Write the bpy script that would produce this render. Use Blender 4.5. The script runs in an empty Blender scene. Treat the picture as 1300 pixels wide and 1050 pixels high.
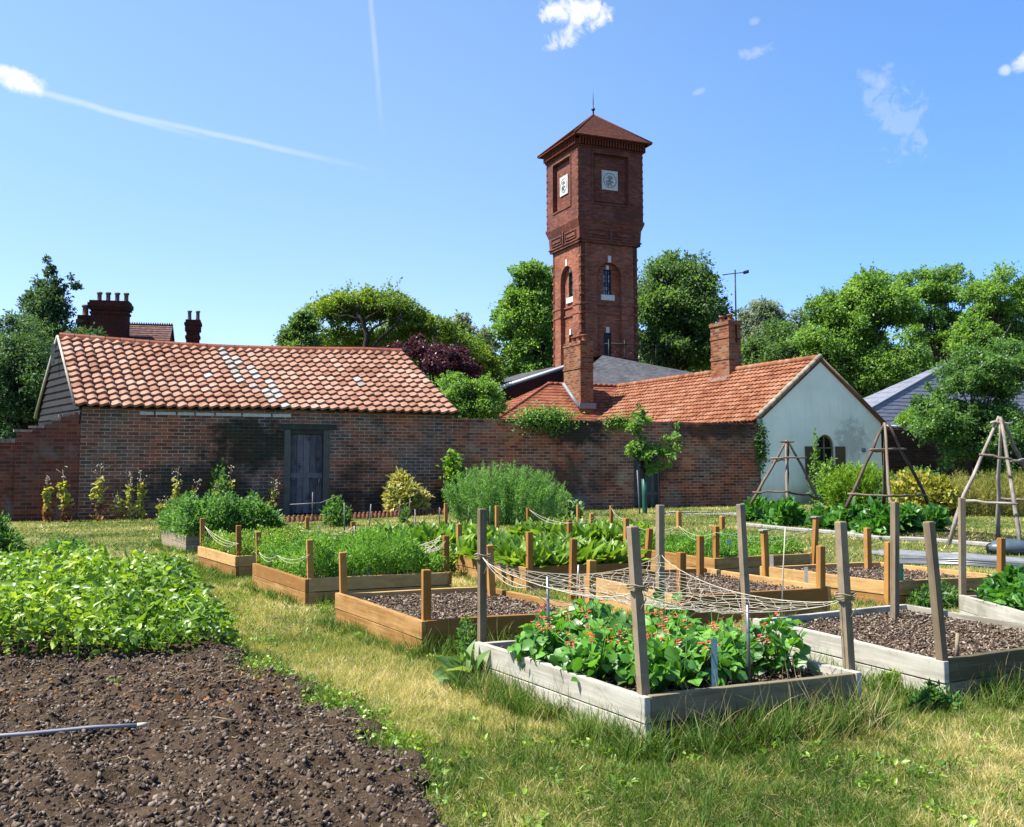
import bpy, math
import numpy as np
from mathutils import Vector, Matrix
RNG = np.random.default_rng(7)
sc = bpy.context.scene
COL = sc.collection
R = math.radians
F = 1250.0; EYE = 1.5; CX = 650.0; CY = 481.0
PITCH = math.atan(104.0/1250.0)
cp, sp = math.cos(PITCH), math.sin(PITCH)

# ------------------------------------------------------------ measuring helpers
def ray(px, py):
    b = (CY-py)/F
    return np.array([(px-CX)/F, cp-b*sp, sp+b*cp])
def G(px, py, z=0.0):
    d = ray(px, py); k = (z-EYE)/d[2]
    return np.array([d[0]*k, d[1]*k, z])
def A(px, py, Y):
    d = ray(px, py); k = Y/d[1]
    return np.array([d[0]*k, Y, EYE+d[2]*k])
WA = R(23.0)
U = np.array([math.cos(WA), math.sin(WA)]); V = np.array([-math.sin(WA), math.cos(WA)])
O = G(570, 650)[:2]
def W(s, t, z=0.0):
    p = O+U*s+V*t
    return np.array([p[0], p[1], z])
def wp(px, py, t=0.0):            # pixel -> (s, z) on the vertical plane at offset t behind the garden wall line
    d = ray(px, py)
    q = O+V*t
    n = V
    k = (q@n)/(d[:2]@n)
    p = d*k; p[2] += EYE
    return float((p[:2]-O)@U), float(p[2])

# ------------------------------------------------------------ object helpers
def link(o, parent=None):
    COL.objects.link(o)
    if parent is not None: o.parent = parent
    return o
def tag(o, label=None, cat=None, group=None, kind=None):
    if label: o['label'] = label
    if cat: o['category'] = cat
    if group: o['group'] = group
    if kind: o['kind'] = kind
    return o
def thing(name, loc, rz=0.0, label=None, cat=None, group=None, kind=None):
    o = bpy.data.objects.new(name, None); link(o)
    o.empty_display_size = 0.2
    o.location = (float(loc[0]), float(loc[1]), float(loc[2]) if len(loc) > 2 else 0.0)
    o.rotation_euler = (0, 0, rz)
    return tag(o, label, cat, group, kind)
def copy_thing(root, loc, rz=None, scale=None, label=None):
    r = root.copy(); COL.objects.link(r); r.location = loc
    if rz is not None: r.rotation_euler = (root.rotation_euler[0], root.rotation_euler[1], rz)
    if scale is not None: r.scale = (scale,)*3
    if label: r['label'] = label
    for ch in list(root.children):
        c = ch.copy(); COL.objects.link(c); c.parent = r
        for g in ch.children:
            d = g.copy(); COL.objects.link(d); d.parent = c
    return r

class MB:
    """collects shapes into one mesh"""
    def __init__(s): s.v = []; s.f = []; s.m = []; s.r = []; s.sm = []
    def quad(s, pts, m=0, r=None, smooth=False):
        i = len(s.v); s.v += [tuple(map(float, p)) for p in pts]
        s.f.append(tuple(range(i, i+len(pts)))); s.m.append(m)
        s.r.append(RNG.random() if r is None else r); s.sm.append(smooth)
    def pf(s, vs, fs, m=0, r=None, smooth=False):
        i = len(s.v); s.v += [tuple(map(float, p)) for p in vs]
        rr = RNG.random() if r is None else r
        for f in fs:
            s.f.append(tuple(i+k for k in f)); s.m.append(m); s.r.append(rr); s.sm.append(smooth)
    def box(s, c, d, rz=0.0, m=0, r=None, mat=None, taper=0.0):
        c = np.array(c, float); hx, hy, hz = d[0]/2, d[1]/2, d[2]/2
        P = []
        for z in (-1, 1):
            k = 1-taper if z > 0 else 1
            for x, y in ((-1, -1), (1, -1), (1, 1), (-1, 1)):
                P.append([x*hx*k, y*hy*k, z*hz])
        P = np.array(P)
        if mat is not None: P = P@np.array(mat).T
        elif rz:
            cc, ss = math.cos(rz), math.sin(rz)
            P = P@np.array([[cc, ss, 0], [-ss, cc, 0], [0, 0, 1]])
        s.pf(P+c, [(3, 2, 1, 0), (4, 5, 6, 7), (0, 1, 5, 4), (1, 2, 6, 5), (2, 3, 7, 6), (3, 0, 4, 7)], m, r)
    def bx(s, x0, x1, y0, y1, z0, z1, m=0, r=None):
        s.box(((x0+x1)/2, (y0+y1)/2, (z0+z1)/2), (abs(x1-x0), abs(y1-y0), abs(z1-z0)), m=m, r=r)
    def prism(s, poly, dvec, m=0, r=None):
        """poly: list of 3d points (planar), extruded by dvec"""
        n = len(poly); P = [np.array(p, float) for p in poly]; d = np.array(dvec, float)
        vs = P+[p+d for p in P]
        nrm = sum((np.cross(P[i], P[(i+1) % n]) for i in range(n)), np.zeros(3))
        flip = nrm@d > 0
        fs = [tuple(range(n))[::-1] if flip else tuple(range(n)), tuple(range(n, 2*n)) if flip else tuple(range(2*n-1, n-1, -1))]
        for i in range(n):
            j = (i+1) % n
            fs.append((i, j, n+j, n+i) if flip else (j, i, n+i, n+j))
        s.pf(vs, fs, m, r)
    def tube(s, pts, rad, n=6, m=0, r=None, cap=True, smooth=True, jit=0.0):
        pts = [np.array(p, float) for p in pts]; k = len(pts)
        rad = [rad]*k if np.isscalar(rad) else list(rad)
        vs = []; prev = None
        for i in range(k):
            d = pts[min(i+1, k-1)]-pts[max(i-1, 0)]; d = d/(np.linalg.norm(d)+1e-9)
            if prev is None:
                a = np.array([0, 0, 1.0]) if abs(d[2]) < .9 else np.array([1.0, 0, 0])
                x = np.cross(d, a)
            else: x = prev-d*(prev@d)
            x /= np.linalg.norm(x)+1e-9; y = np.cross(d, x); prev = x
            for j in range(n):
                t = 2*math.pi*j/n; q = rad[i]*(1+jit*(RNG.random()-.5))
                vs.append(pts[i]+x*q*math.cos(t)+y*q*math.sin(t))
        fs = []
        for i in range(k-1):
            for j in range(n):
                b = (j+1) % n
                fs.append((i*n+j, i*n+b, (i+1)*n+b, (i+1)*n+j))
        if cap: fs += [tuple(range(n))[::-1], tuple(range((k-1)*n, k*n))]
        s.pf(vs, fs, m, r, smooth)
    def build(s, name, mats, parent=None, bevel=0.0, uv=True):
        me = bpy.data.meshes.new(name)
        me.from_pydata(s.v, [], s.f); 
        mats = mats if isinstance(mats, (list, tuple)) else [mats]
        for m in mats: me.materials.append(m)
        me.polygons.foreach_set('material_index', s.m)
        me.polygons.foreach_set('use_smooth', s.sm)
        at = me.attributes.new('rnd', 'FLOAT', 'FACE'); at.data.foreach_set('value', np.array(s.r, dtype=np.float32))
        if uv:
            me.update(); ul = me.uv_layers.new(name='UVMap')
            V3 = np.array(s.v)
            uvs = np.zeros((len(me.loops), 2))
            for p in me.polygons:
                n = np.array(p.normal)
                if abs(n[2]) > .98: t = np.array([1.0, 0, 0]); b = np.array([0, 1.0, 0])
                else:
                    t = np.array([-n[1], n[0], 0]); t /= np.linalg.norm(t); b = np.cross(n, t)
                ix = list(p.vertices); q = V3[ix]
                for k, li in enumerate(p.loop_indices): uvs[li] = (q[k]@t, q[k]@b)
            ul.data.foreach_set('uv', uvs.ravel().astype(np.float32))
        me.update()
        o = bpy.data.objects.new(name, me); link(o, parent)
        if bevel:
            b = o.modifiers.new('bevel', 'BEVEL'); b.width = bevel; b.segments = 1; b.limit_method = 'ANGLE'
        return o

def bulk_mesh(name, vs, fs, nper, rnd, smooth=False, mat_idx=None):
    """vs (N,3), fs (M,k) equal size faces"""
    me = bpy.data.meshes.new(name)
    N = len(vs); M_, k = fs.shape
    me.vertices.add(N); me.vertices.foreach_set('co', np.ascontiguousarray(vs, dtype=np.float32).ravel())
    me.loops.add(M_*k); me.loops.foreach_set('vertex_index', np.ascontiguousarray(fs, dtype=np.int32).ravel())
    me.polygons.add(M_); me.polygons.foreach_set('loop_start', np.arange(0, M_*k, k, dtype=np.int32))
    try: me.polygons.foreach_set('loop_total', np.full(M_, k, dtype=np.int32))
    except Exception: pass
    if smooth: me.polygons.foreach_set('use_smooth', np.ones(M_, dtype=bool))
    if mat_idx is not None: me.polygons.foreach_set('material_index', mat_idx.astype(np.int32))
    me.update(calc_edges=True)
    at = me.attributes.new('rnd', 'FLOAT', 'FACE'); at.data.foreach_set('value', np.ascontiguousarray(rnd, dtype=np.float32))
    return me
def tile_mesh(name, TV, TF, pos, axes, rnd, mats, parent=None, smooth=False):
    """copies of template TV (k,3), TF (f,q) at pos (n,3), axes (n,3,3) rows = scaled x,y,z axes"""
    TV = np.array(TV, float); TF = np.array(TF, int); n = len(pos); k = len(TV)
    vs = np.einsum('kc,ncd->nkd', TV, axes)+pos[:, None, :]
    fs = TF[None]+(np.arange(n)*k)[:, None, None]
    me = bulk_mesh(name, vs.reshape(-1, 3), fs.reshape(-1, TF.shape[1]), 0, np.repeat(rnd, len(TF)), smooth)
    for m in (mats if isinstance(mats, (list, tuple)) else [mats]): me.materials.append(m)
    o = bpy.data.objects.new(name, me); link(o, parent)
    return o
def norm(a): return a/(np.linalg.norm(a, axis=-1, keepdims=True)+1e-9)
def axes_from(dirs, L, Wd, up=None, roll=None):
    """x axis = dirs*L, y = side*Wd, z = normal*L"""
    n = len(dirs); d = norm(dirs)
    up = norm(RNG.normal(size=(n, 3))) if up is None else up
    y = norm(np.cross(up, d)); z = np.cross(d, y)
    L = np.broadcast_to(L, (n,)); Wd = np.broadcast_to(Wd, (n,))
    return np.stack([d*L[:, None], y*Wd[:, None], z*L[:, None]], 1)
T_LEAF = ([[0, 0, 0], [.45, .5, .08], [1, 0, -.08], [.45, -.5, .08]], [[0, 1, 2, 3]])
T_BROAD_F = ([[0, 0, 0], [.15, .4, .04], [.55, .5, .06], [1, 0, -.18], [.55, -.5, .06], [.15, -.4, .04], [.5, 0, -.03], [.78, .27, -.04], [.78, -.27, -.04]],
           [[0, 6, 2, 1], [6, 3, 7, 2], [0, 5, 4, 6], [6, 4, 8, 3]])
T_BLADE = ([[0, .5, 0], [0, -.5, 0], [1, 0, 0]], [[0, 1, 2]])
T_BLADE3 = ([[0, .5, 0], [0, -.5, 0], [.5, .38, .06], [.5, -.38, .06], [.85, .2, -.06], [.85, -.2, -.06], [1.05, .02, -.2], [1.05, -.02, -.2]],
            [[0, 1, 3, 2], [2, 3, 5, 4], [4, 5, 7, 6]])
_t = (1+5**.5)/2
def lump_template():
    V_ = np.array([[-1, _t, 0], [1, _t, 0], [-1, -_t, 0], [1, -_t, 0], [0, -1, _t], [0, 1, _t], [0, -1, -_t], [0, 1, -_t], [_t, 0, -1], [_t, 0, 1], [-_t, 0, -1], [-_t, 0, 1]], float)
    F_ = [[0, 11, 5], [0, 5, 1], [0, 1, 7], [0, 7, 10], [0, 10, 11], [1, 5, 9], [5, 11, 4], [11, 10, 2], [10, 7, 6], [7, 1, 8], [3, 9, 4], [3, 4, 2], [3, 2, 6], [3, 6, 8], [3, 8, 9], [4, 9, 5], [2, 4, 11], [6, 2, 10], [8, 6, 7], [9, 8, 1]]
    return V_/np.linalg.norm(V_[0]), F_
T_LUMP = lump_template()
_rr = np.random.default_rng(5)
T_CLOD = (T_LUMP[0]*(.6+.8*_rr.random((12, 1)))*np.array([1.15, .95, .8]), T_LUMP[1])
def vnoise(x, y, seed=0):
    r = np.random.default_rng(seed); g = r.random((64, 64))
    xi = np.floor(x).astype(int); yi = np.floor(y).astype(int); fx = x-xi; fy = y-yi
    fx = fx*fx*(3-2*fx); fy = fy*fy*(3-2*fy)
    a = g[xi % 64, yi % 64]; b = g[(xi+1) % 64, yi % 64]; c = g[xi % 64, (yi+1) % 64]; d = g[(xi+1) % 64, (yi+1) % 64]
    return (a*(1-fx)+b*fx)*(1-fy)+(c*(1-fx)+d*fx)*fy
def fbm(x, y, seed=0, o=4):
    t = 0; a = .5; f = 1.0
    for i in range(o): t = t+a*vnoise(x*f+i*7.3, y*f+i*3.1, seed+i); a *= .5; f *= 2.03
    return t
def in_poly(P, poly):
    poly = np.array(poly); x, y = P[:, 0], P[:, 1]; ins = np.zeros(len(P), bool); n = len(poly); j = n-1
    for i in range(n):
        xi, yi = poly[i][:2]; xj, yj = poly[j][:2]
        c = ((yi > y) != (yj > y)) & (x < (xj-xi)*(y-yi)/((yj-yi)+1e-12)+xi)
        ins ^= c; j = i
    return ins

GAIN = .44
# ------------------------------------------------------------ materials
def srgb(h):
    h = h.lstrip('#'); c = [int(h[i:i+2], 16)/255 for i in (0, 2, 4)]
    return tuple((x/12.92 if x <= .04045 else ((x+.055)/1.055)**2.4) for x in c)+(1,)
class NT:
    def __init__(s, mat):
        s.t = mat.node_tree; s.t.nodes.clear()
        s.x = 0
    def n(s, ty, **k):
        nd = s.t.nodes.new(ty); s.x += 60; nd.location = (s.x, 0)
        for a, b in k.items(): setattr(nd, a, b)
        return nd
    def l(s, a, b): s.t.links.new(a, b)
    def setv(s, sock, v):
        if hasattr(v, 'links') or isinstance(v, bpy.types.NodeSocket): s.l(v, sock)
        else: sock.default_value = v
    def math(s, op, a, b=0.0, c=None, clamp=False):
        nd = s.n('ShaderNodeMath', operation=op, use_clamp=clamp); s.setv(nd.inputs[0], a); s.setv(nd.inputs[1], b)
        if c is not None: s.setv(nd.inputs[2], c)
        return nd.outputs[0]
    def mix(s, f, a, b, mode='MIX'):
        nd = s.n('ShaderNodeMix', data_type='RGBA', blend_type=mode); s.setv(nd.inputs[0], f); s.setv(nd.inputs[6], a); s.setv(nd.inputs[7], b)
        return nd.outputs[2]
    def ramp(s, f, stops, interp='LINEAR'):
        nd = s.n('ShaderNodeValToRGB'); cr = nd.color_ramp; cr.interpolation = interp
        while len(cr.elements) < len(stops): cr.elements.new(.5)
        for e, (p, c) in zip(cr.elements, stops):
            e.position = p; e.color = c if len(c) == 4 else tuple(c)+(1,)
        s.l(f, nd.inputs[0]); return nd.outputs[0]
    def noise(s, vec, scale, detail=4, rough=.55, dist=0.0):
        nd = s.n('ShaderNodeTexNoise'); s.l(vec, nd.inputs['Vector']); nd.inputs['Scale'].default_value = scale
        nd.inputs['Detail'].default_value = detail; nd.inputs['Roughness'].default_value = rough; nd.inputs['Distortion'].default_value = dist
        return nd.outputs[0]
    def sstep(s, v, a, b):
        nd = s.n('ShaderNodeMapRange', interpolation_type='SMOOTHSTEP'); s.setv(nd.inputs[0], v); nd.inputs[1].default_value = a; nd.inputs[2].default_value = b
        return nd.outputs[0]
    def coord(s, k='Object'): return s.n('ShaderNodeTexCoord').outputs[k]
    def attr(s, name='rnd'):
        nd = s.n('ShaderNodeAttribute', attribute_name=name); return nd.outputs['Fac']
    def scalev(s, v, sc_):
        nd = s.n('ShaderNodeMapping'); s.l(v, nd.inputs[0]); nd.inputs['Scale'].default_value = sc_; return nd.outputs[0]
    def bump(s, h, strength=.5, dist=.01):
        nd = s.n('ShaderNodeBump'); s.l(h, nd.inputs['Height']); nd.inputs['Strength'].default_value = strength; nd.inputs['Distance'].default_value = dist
        return nd.outputs[0]
def newmat(name):
    m = bpy.data.materials.new(name); m.use_nodes = True; return m, NT(m)
def finish(t, col, rough=.8, bump=None, metal=0.0, spec=.3, trans=0.0, transcol=None):
    out = t.n('ShaderNodeOutputMaterial'); p = t.n('ShaderNodeBsdfPrincipled')
    t.setv(p.inputs['Base Color'], col); t.setv(p.inputs['Roughness'], rough); p.inputs['Metallic'].default_value = metal
    p.inputs['Specular IOR Level'].default_value = spec
    if bump is not None: t.l(bump, p.inputs['Normal'])
    if trans > 0:
        tr = t.n('ShaderNodeBsdfTranslucent'); t.setv(tr.inputs['Color'], transcol if transcol is not None else col)
        mx = t.n('ShaderNodeMixShader'); mx.inputs[0].default_value = trans
        t.l(p.outputs[0], mx.inputs[1]); t.l(tr.outputs[0], mx.inputs[2]); t.l(mx.outputs[0], out.inputs[0])
    else: t.l(p.outputs[0], out.inputs[0])
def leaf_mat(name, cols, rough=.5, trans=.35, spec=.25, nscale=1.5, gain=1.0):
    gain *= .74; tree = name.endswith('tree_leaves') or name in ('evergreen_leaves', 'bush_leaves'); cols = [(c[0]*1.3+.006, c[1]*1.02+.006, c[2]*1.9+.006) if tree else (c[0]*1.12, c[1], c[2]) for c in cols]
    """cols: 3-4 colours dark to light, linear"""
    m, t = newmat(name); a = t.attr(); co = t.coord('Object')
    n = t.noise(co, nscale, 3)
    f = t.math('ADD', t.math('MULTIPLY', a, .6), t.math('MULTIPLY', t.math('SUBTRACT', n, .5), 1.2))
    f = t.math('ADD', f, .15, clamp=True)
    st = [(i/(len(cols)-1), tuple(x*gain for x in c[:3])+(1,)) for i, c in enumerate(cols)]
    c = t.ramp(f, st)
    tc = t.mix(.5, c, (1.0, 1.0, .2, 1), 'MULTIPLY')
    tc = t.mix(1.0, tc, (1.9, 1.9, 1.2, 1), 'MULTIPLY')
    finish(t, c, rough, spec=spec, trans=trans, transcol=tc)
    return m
def plain(name, col, rough=.7, nscale=20, var=.25, metal=0.0, spec=.3, bump=.15, dist=.004):
    m, t = newmat(name); co = t.coord('Object'); n = t.noise(co, nscale, 5)
    c = tuple(x*GAIN for x in col[:3])
    cc = t.ramp(n, [(.3, tuple(x*(1-var) for x in c)), (.7, tuple(min(1, x*(1+var)) for x in c))])
    finish(t, cc, rough, t.bump(n, bump, dist), metal, spec); return m
def brick_mat(name, cols, mortar, bw=.28, rh=.094, msz=.010, stain=None, pale=None, dirt=.5, bump=.6, seedoff=0.0, green=None, gain=1.0, bc=.55, tint=0.0):
    gain = gain*GAIN; m, t = newmat(name)
    if pale: pale = dict(pale, c=tuple(x*.75 for x in pale['c'][:3])+(1,))
    uv = t.coord('UV'); ob = t.coord('Object')
    mp = t.n('ShaderNodeMapping'); t.l(uv, mp.inputs[0]); mp.inputs['Location'].default_value = (seedoff, seedoff*.37, 0)
    wob = t.noise(uv, 2.2, 2); wv = t.n('ShaderNodeVectorMath', operation='MULTIPLY_ADD')
    cmb = t.n('ShaderNodeCombineXYZ'); t.l(t.math('MULTIPLY', t.math('SUBTRACT', wob, .5), .03), cmb.inputs[1])
    av = t.n('ShaderNodeVectorMath', operation='ADD'); t.l(mp.outputs[0], av.inputs[0]); t.l(cmb.outputs[0], av.inputs[1])
    def bt(c1, c2, mo):
        b = t.n('ShaderNodeTexBrick'); t.l(av.outputs[0], b.inputs['Vector'])
        gain_ = 1; b.inputs['Color1'].default_value = c1; b.inputs['Color2'].default_value = c2; b.inputs['Mortar'].default_value = mo
        b.inputs['Scale'].default_value = 1.0; b.inputs['Mortar Size'].default_value = msz; b.inputs['Mortar Smooth'].default_value = .15
        b.inputs['Brick Width'].default_value = bw; b.inputs['Row Height'].default_value = rh; b.inputs['Bias'].default_value = 0.0
        return b
    b = bt((0, 0, 0, 1), (1, 1, 1, 1), (.5, .5, .5, 1))
    st = [(i/(len(cols)-1), tuple(x*gain for x in c[:3])) for i, c in enumerate(cols)]
    fine = t.noise(ob, 30, 4)
    big = t.noise(ob, .55, 4, .6)
    f = t.math('ADD', t.math('MULTIPLY', t.math('SUBTRACT', b.outputs['Color'], .5), bc), t.math('MULTIPLY', t.math('SUBTRACT', big, .5), 1.1))
    f = t.math('ADD', f, t.math('MULTIPLY', t.math('SUBTRACT', fine, .5), .5), )
    f = t.math('ADD', f, .48, clamp=True)
    c = t.ramp(f, st)
    mn = t.sstep(t.noise(ob, 2.2, 4, .7), .35, .65)
    c = t.mix(t.math('MULTIPLY', b.outputs['Fac'], t.math('ADD', .35, t.math('MULTIPLY', mn, .5))), c, tuple(x*gain for x in mortar[:3])+(1,))
    if tint:
        tn = t.noise(ob, .75, 5, .65, .4); tc = t.ramp(tn, [(.3, (1.5, .95, .62)), (.45, (1.1, 1.0, .9)), (.55, (.8, 1.05, 1.1)), (.7, (.7, 1.0, 1.35))])
        c = t.mix(tint, c, tc, 'MULTIPLY')
        hn = t.n('ShaderNodeTexNoise'); t.l(t.scalev(uv, (.9, 5.3, 1)), hn.inputs['Vector']); hn.inputs['Scale'].default_value = 1.6; hn.inputs['Detail'].default_value = 4
        c = t.mix(t.math('MULTIPLY', t.sstep(hn.outputs[0], .58, .70), .6), c, (.30*gain, .085*gain, .04*gain, 1))
    if pale:
        pn = t.noise(ob, pale.get('s', .8), 5, .65, .5); pm = t.sstep(pn, pale.get('a', .55), pale.get('b', .72))
        c = t.mix(t.math('MULTIPLY', pm, pale.get('k', .5)), c, pale['c'])
    if stain:
        sn = t.noise(ob, stain.get('s', .45), 5, .6, .3); sm = t.sstep(sn, stain.get('a', .5), stain.get('b', .7))
        c = t.mix(t.math('MULTIPLY', sm, stain.get('k', .7)), c, stain['c'])
    if green:   # patches of lichen / old creeper stain given as (x,z,rx,rz,colour,strength) in object space
        sx = t.n('ShaderNodeSeparateXYZ'); t.l(ob, sx.inputs[0]); wn = t.noise(ob, 1.8, 5, .65)
        for (gx, gz, rx, rz, gc, gk) in green:
            dx = t.math('DIVIDE', t.math('SUBTRACT', sx.outputs[0], gx), rx); dz = t.math('DIVIDE', t.math('SUBTRACT', sx.outputs[2], gz), rz)
            q = t.math('ADD', t.math('MULTIPLY', dx, dx), t.math('MULTIPLY', dz, dz))
            q = t.math('ADD', q, t.math('MULTIPLY', t.math('SUBTRACT', wn, .5), 3.2))
            c = t.mix(t.math('MULTIPLY', t.math('SUBTRACT', 1.0, t.sstep(q, .2, 1.1)), gk), c, gc)
    h = t.math('ADD', t.math('MULTIPLY', b.outputs['Fac'], -1.0), t.math('MULTIPLY', fine, .6))
    finish(t, c, .9, t.bump(h, bump, .012), spec=.15)
    return m
def wood_mat(name, dark, light, rough=.75, sx=2.0, sy=40.0, stain=None, var=.55, brk=.45):
    dark = tuple(x*.47 for x in dark[:3]); light = tuple(x*.47 for x in light[:3]); m, t = newmat(name); uv = t.coord('UV'); ob = t.coord('Object')
    if stain: stain = (tuple(x*.47 for x in stain[0][:3])+(1,), stain[1])
    g = t.noise(t.scalev(uv, (sx, sy, 1)), 1.0, 5, .6, .6); g2 = t.noise(ob, 3.0, 4)
    k = t.noise(t.scalev(uv, (6, 11, 1)), 1.0, 2); knot = t.sstep(k, .73, .80)
    a = t.attr()
    f = t.math('ADD', t.math('ADD', t.math('MULTIPLY', g, .7), t.math('MULTIPLY', g2, .5)), t.math('MULTIPLY', t.math('SUBTRACT', a, .6), var), clamp=True)
    c = t.ramp(f, [(.32, dark[:3]), (.68, light[:3])])
    br = t.sstep(t.noise(t.scalev(uv, (1.2, 2.5, 1)), 2.6, 5, .7, 1.2), .35, .7); c = t.mix(t.math('MULTIPLY', br, brk), c, tuple(x*1.25 for x in dark[:3])+(1,))
    c = t.mix(t.math('MULTIPLY', knot, .5), c, tuple(x*.4 for x in dark[:3])+(1,))
    if stain:
        s = t.sstep(t.noise(ob, 4.0, 5, .65), .52, .68); c = t.mix(t.math('MULTIPLY', s, stain[1]), c, stain[0])
    finish(t, c, rough, t.bump(g, .4, .004), spec=.2); return m
def tile_mat(name, cols, nscale=9, patch=None, rough=.85, k_=.50, tv=.5):
    cols = [tuple(x*k_ for x in q[:3]) for q in cols]; m, t = newmat(name); a = t.attr(); ob = t.coord('Object'); n = t.noise(ob, nscale, 5, .6); big = t.noise(ob, .7, 3)
    f = t.math('ADD', t.math('MULTIPLY', a, tv), t.math('MULTIPLY', t.math('SUBTRACT', n, .5), .9))
    f = t.math('ADD', t.math('ADD', f, t.math('MULTIPLY', t.math('SUBTRACT', big, .5), 1.0)), .5-tv/2, clamp=True)
    c = t.ramp(f, [(i/(len(cols)-1), q[:3]) for i, q in enumerate(cols)])
    sp_ = t.sstep(t.noise(ob, 16, 4, .7), .62, .75)
    if patch: c = t.mix(t.math('MULTIPLY', sp_, patch[1]), c, patch[0])
    finish(t, c, rough, t.bump(n, .4, .01), spec=.2); return m
SUN_E = 5.0; SKY_S = .086; SKY_AIR = 1.0; SKY_DUST = .35; SKY_OZ = 1.8; EXPO = 1.45; CLOUD = 4.9; SKY_TINT = (.95, 1.03, 1.10)
# ================================================================= MATERIALS
BR = [(.045, .016, .012), (.10, .030, .018), (.16, .055, .030), (.20, .085, .045), (.27, .14, .075)]
M = {}
M['brick_shed'] = brick_mat('old_shed_brick', [(.035, .022, .018), (.085, .04, .028), (.13, .06, .04), (.19, .075, .045), (.20, .12, .08)], (.33, .28, .21), stain=dict(c=(.02, .018, .014, 1), a=.52, b=.7, k=.65), pale=dict(c=(.20, .19, .175, 1), s=.9, a=.58, b=.75, k=.55),
    green=[(4.3, 1.95, 1.6, .8, (.012, .018, .010, 1), .85), (2.6, 0.7, 1.8, .9, (.014, .018, .013, 1), .7), (13.6, 1.5, 1.8, .8, (.10, .12, .12, 1), .6), (15.5, 1.2, 1.2, .9, (.09, .11, .11, 1), .5), (7.9, .35, 2.4, .5, (.012, .013, .012, 1), .7), (13, .3, 3.0, .55, (.012, .013, .012, 1), .7), (5.5, .3, 2.4, .5, (.015, .015, .013, 1), .6)], gain=2.9, tint=.8)
M['brick_wall'] = brick_mat('old_garden_wall_brick', [(.04, .02, .014), (.11, .038, .022), (.19, .065, .035), (.25, .10, .05), (.26, .17, .09)], (.30, .25, .18), stain=dict(c=(.028, .02, .015, 1), a=.5, b=.68, k=.75), pale=dict(c=(.26, .22, .18, 1), s=1.1, a=.56, b=.72, k=.5),
    green=[(4.0, 2.45, 1.4, .6, (.02, .02, .012, 1), .9), (9.5, 2.5, 2.0, .35, (.03, .02, .014, 1), .8), (2.6, .2, 2.5, .35, (.13, .15, .15, 1), .5)], gain=2.9, tint=.8)
M['brick_left'] = brick_mat('weathered_left_wall_brick', [(.05, .022, .016), (.13, .04, .025), (.20, .065, .04), (.24, .10, .06)], (.17, .14, .11), stain=dict(c=(.025, .02, .016, 1), a=.5, b=.7, k=.6), pale=dict(c=(.22, .19, .17, 1), s=1.6, a=.55, b=.7, k=.5), gain=1.9, tint=.7)
M['brick_tower'] = brick_mat('red_tower_brick', [(.095, .034, .020), (.18, .060, .036), (.27, .10, .06), (.37, .17, .115)], (.17, .09, .07), bw=.30, rh=.10, msz=.010, stain=dict(c=(.10, .035, .025, 1), s=.35, a=.5, b=.75, k=.35), gain=2.0, bc=.5, tint=.3)
M['brick_tank'] = brick_mat('sooty_tank_room_brick', [(.06, .022, .017), (.12, .04, .03), (.19, .066, .047), (.27, .11, .085)], (.15, .075, .055), bw=.30, rh=.10, msz=.010, stain=dict(c=(.06, .025, .02, 1), s=.6, a=.45, b=.7, k=.5), gain=1.8, bc=.5, tint=.3)
M['brick_tower_dark'] = brick_mat('dark_corbel_brick', [(.10, .026, .015), (.17, .045, .024), (.22, .06, .03)], (.13, .055, .038), bw=.30, rh=.10, msz=.008, gain=1.5)
M['brick_chimney'] = brick_mat('orange_chimney_brick', [(.17, .045, .022), (.32, .10, .042), (.44, .16, .06), (.42, .24, .12)], (.30, .26, .22), bw=.30, rh=.105, msz=.016, gain=1.05, bc=1.0, tint=.4)
M['brick_far'] = brick_mat('far_house_brick', [(.06, .018, .014), (.12, .03, .02), (.17, .045, .03)], (.10, .05, .04), bw=.24, rh=.09, stain=dict(c=(.02, .015, .014, 1), s=.9, a=.45, b=.6, k=.6))
M['pantile'] = tile_mat('worn_clay_pantiles', tv=.38, nscale=7, cols=[(.17, .07, .045), (.36, .165, .105), (.50, .26, .175), (.61, .35, .255), (.74, .50, .40)], patch=((.14, .13, .04, 1), .35))
M['pantile_grey'] = tile_mat('lichened_grey_pantiles', [(.34, .26, .22), (.52, .46, .42), (.66, .63, .60)])
M['pantile_new'] = tile_mat('orange_interlocking_tiles', [(.17, .05, .025), (.40, .14, .065), (.54, .23, .12), (.60, .36, .25)], nscale=5, patch=((.20, .10, .04, 1), .5), k_=.40)
M['plaintile'] = tile_mat('brown_red_plain_tiles', [(.15, .05, .03), (.30, .09, .045), (.42, .14, .07), (.45, .20, .12)], patch=((.13, .12, .04, 1), .3))
M['tower_tile'] = tile_mat('plum_tower_tiles', [(.09, .026, .018), (.14, .042, .026), (.19, .065, .04)], nscale=4)
M['far_tile'] = tile_mat('far_plum_roof_tiles', [(.10, .05, .045), (.17, .09, .08), (.24, .14, .12)], nscale=6)
M['slate'] = tile_mat('dark_grey_slate', [(.06, .062, .07), (.10, .10, .11), (.15, .15, .16)], nscale=3, rough=.7, k_=.7)
M['slate_pale'] = tile_mat('pale_blue_grey_slate', [(.21, .23, .30), (.28, .30, .37), (.34, .36, .43)], nscale=3, rough=.7)
M['ridge'] = tile_mat('ridge_tiles_red', [(.24, .07, .04), (.38, .12, .07), (.46, .19, .11)], patch=((.20, .2, .1, 1), .4))
M['verge'] = tile_mat('mossy_verge_mortar', [(.22, .17, .13), (.44, .36, .27), (.66, .58, .48)], nscale=5, patch=((.05, .045, .03, 1), .85))
M['stone'] = plain('pale_portland_stone', (1.1, 1.05, .95), .8, 12, .15)
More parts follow.
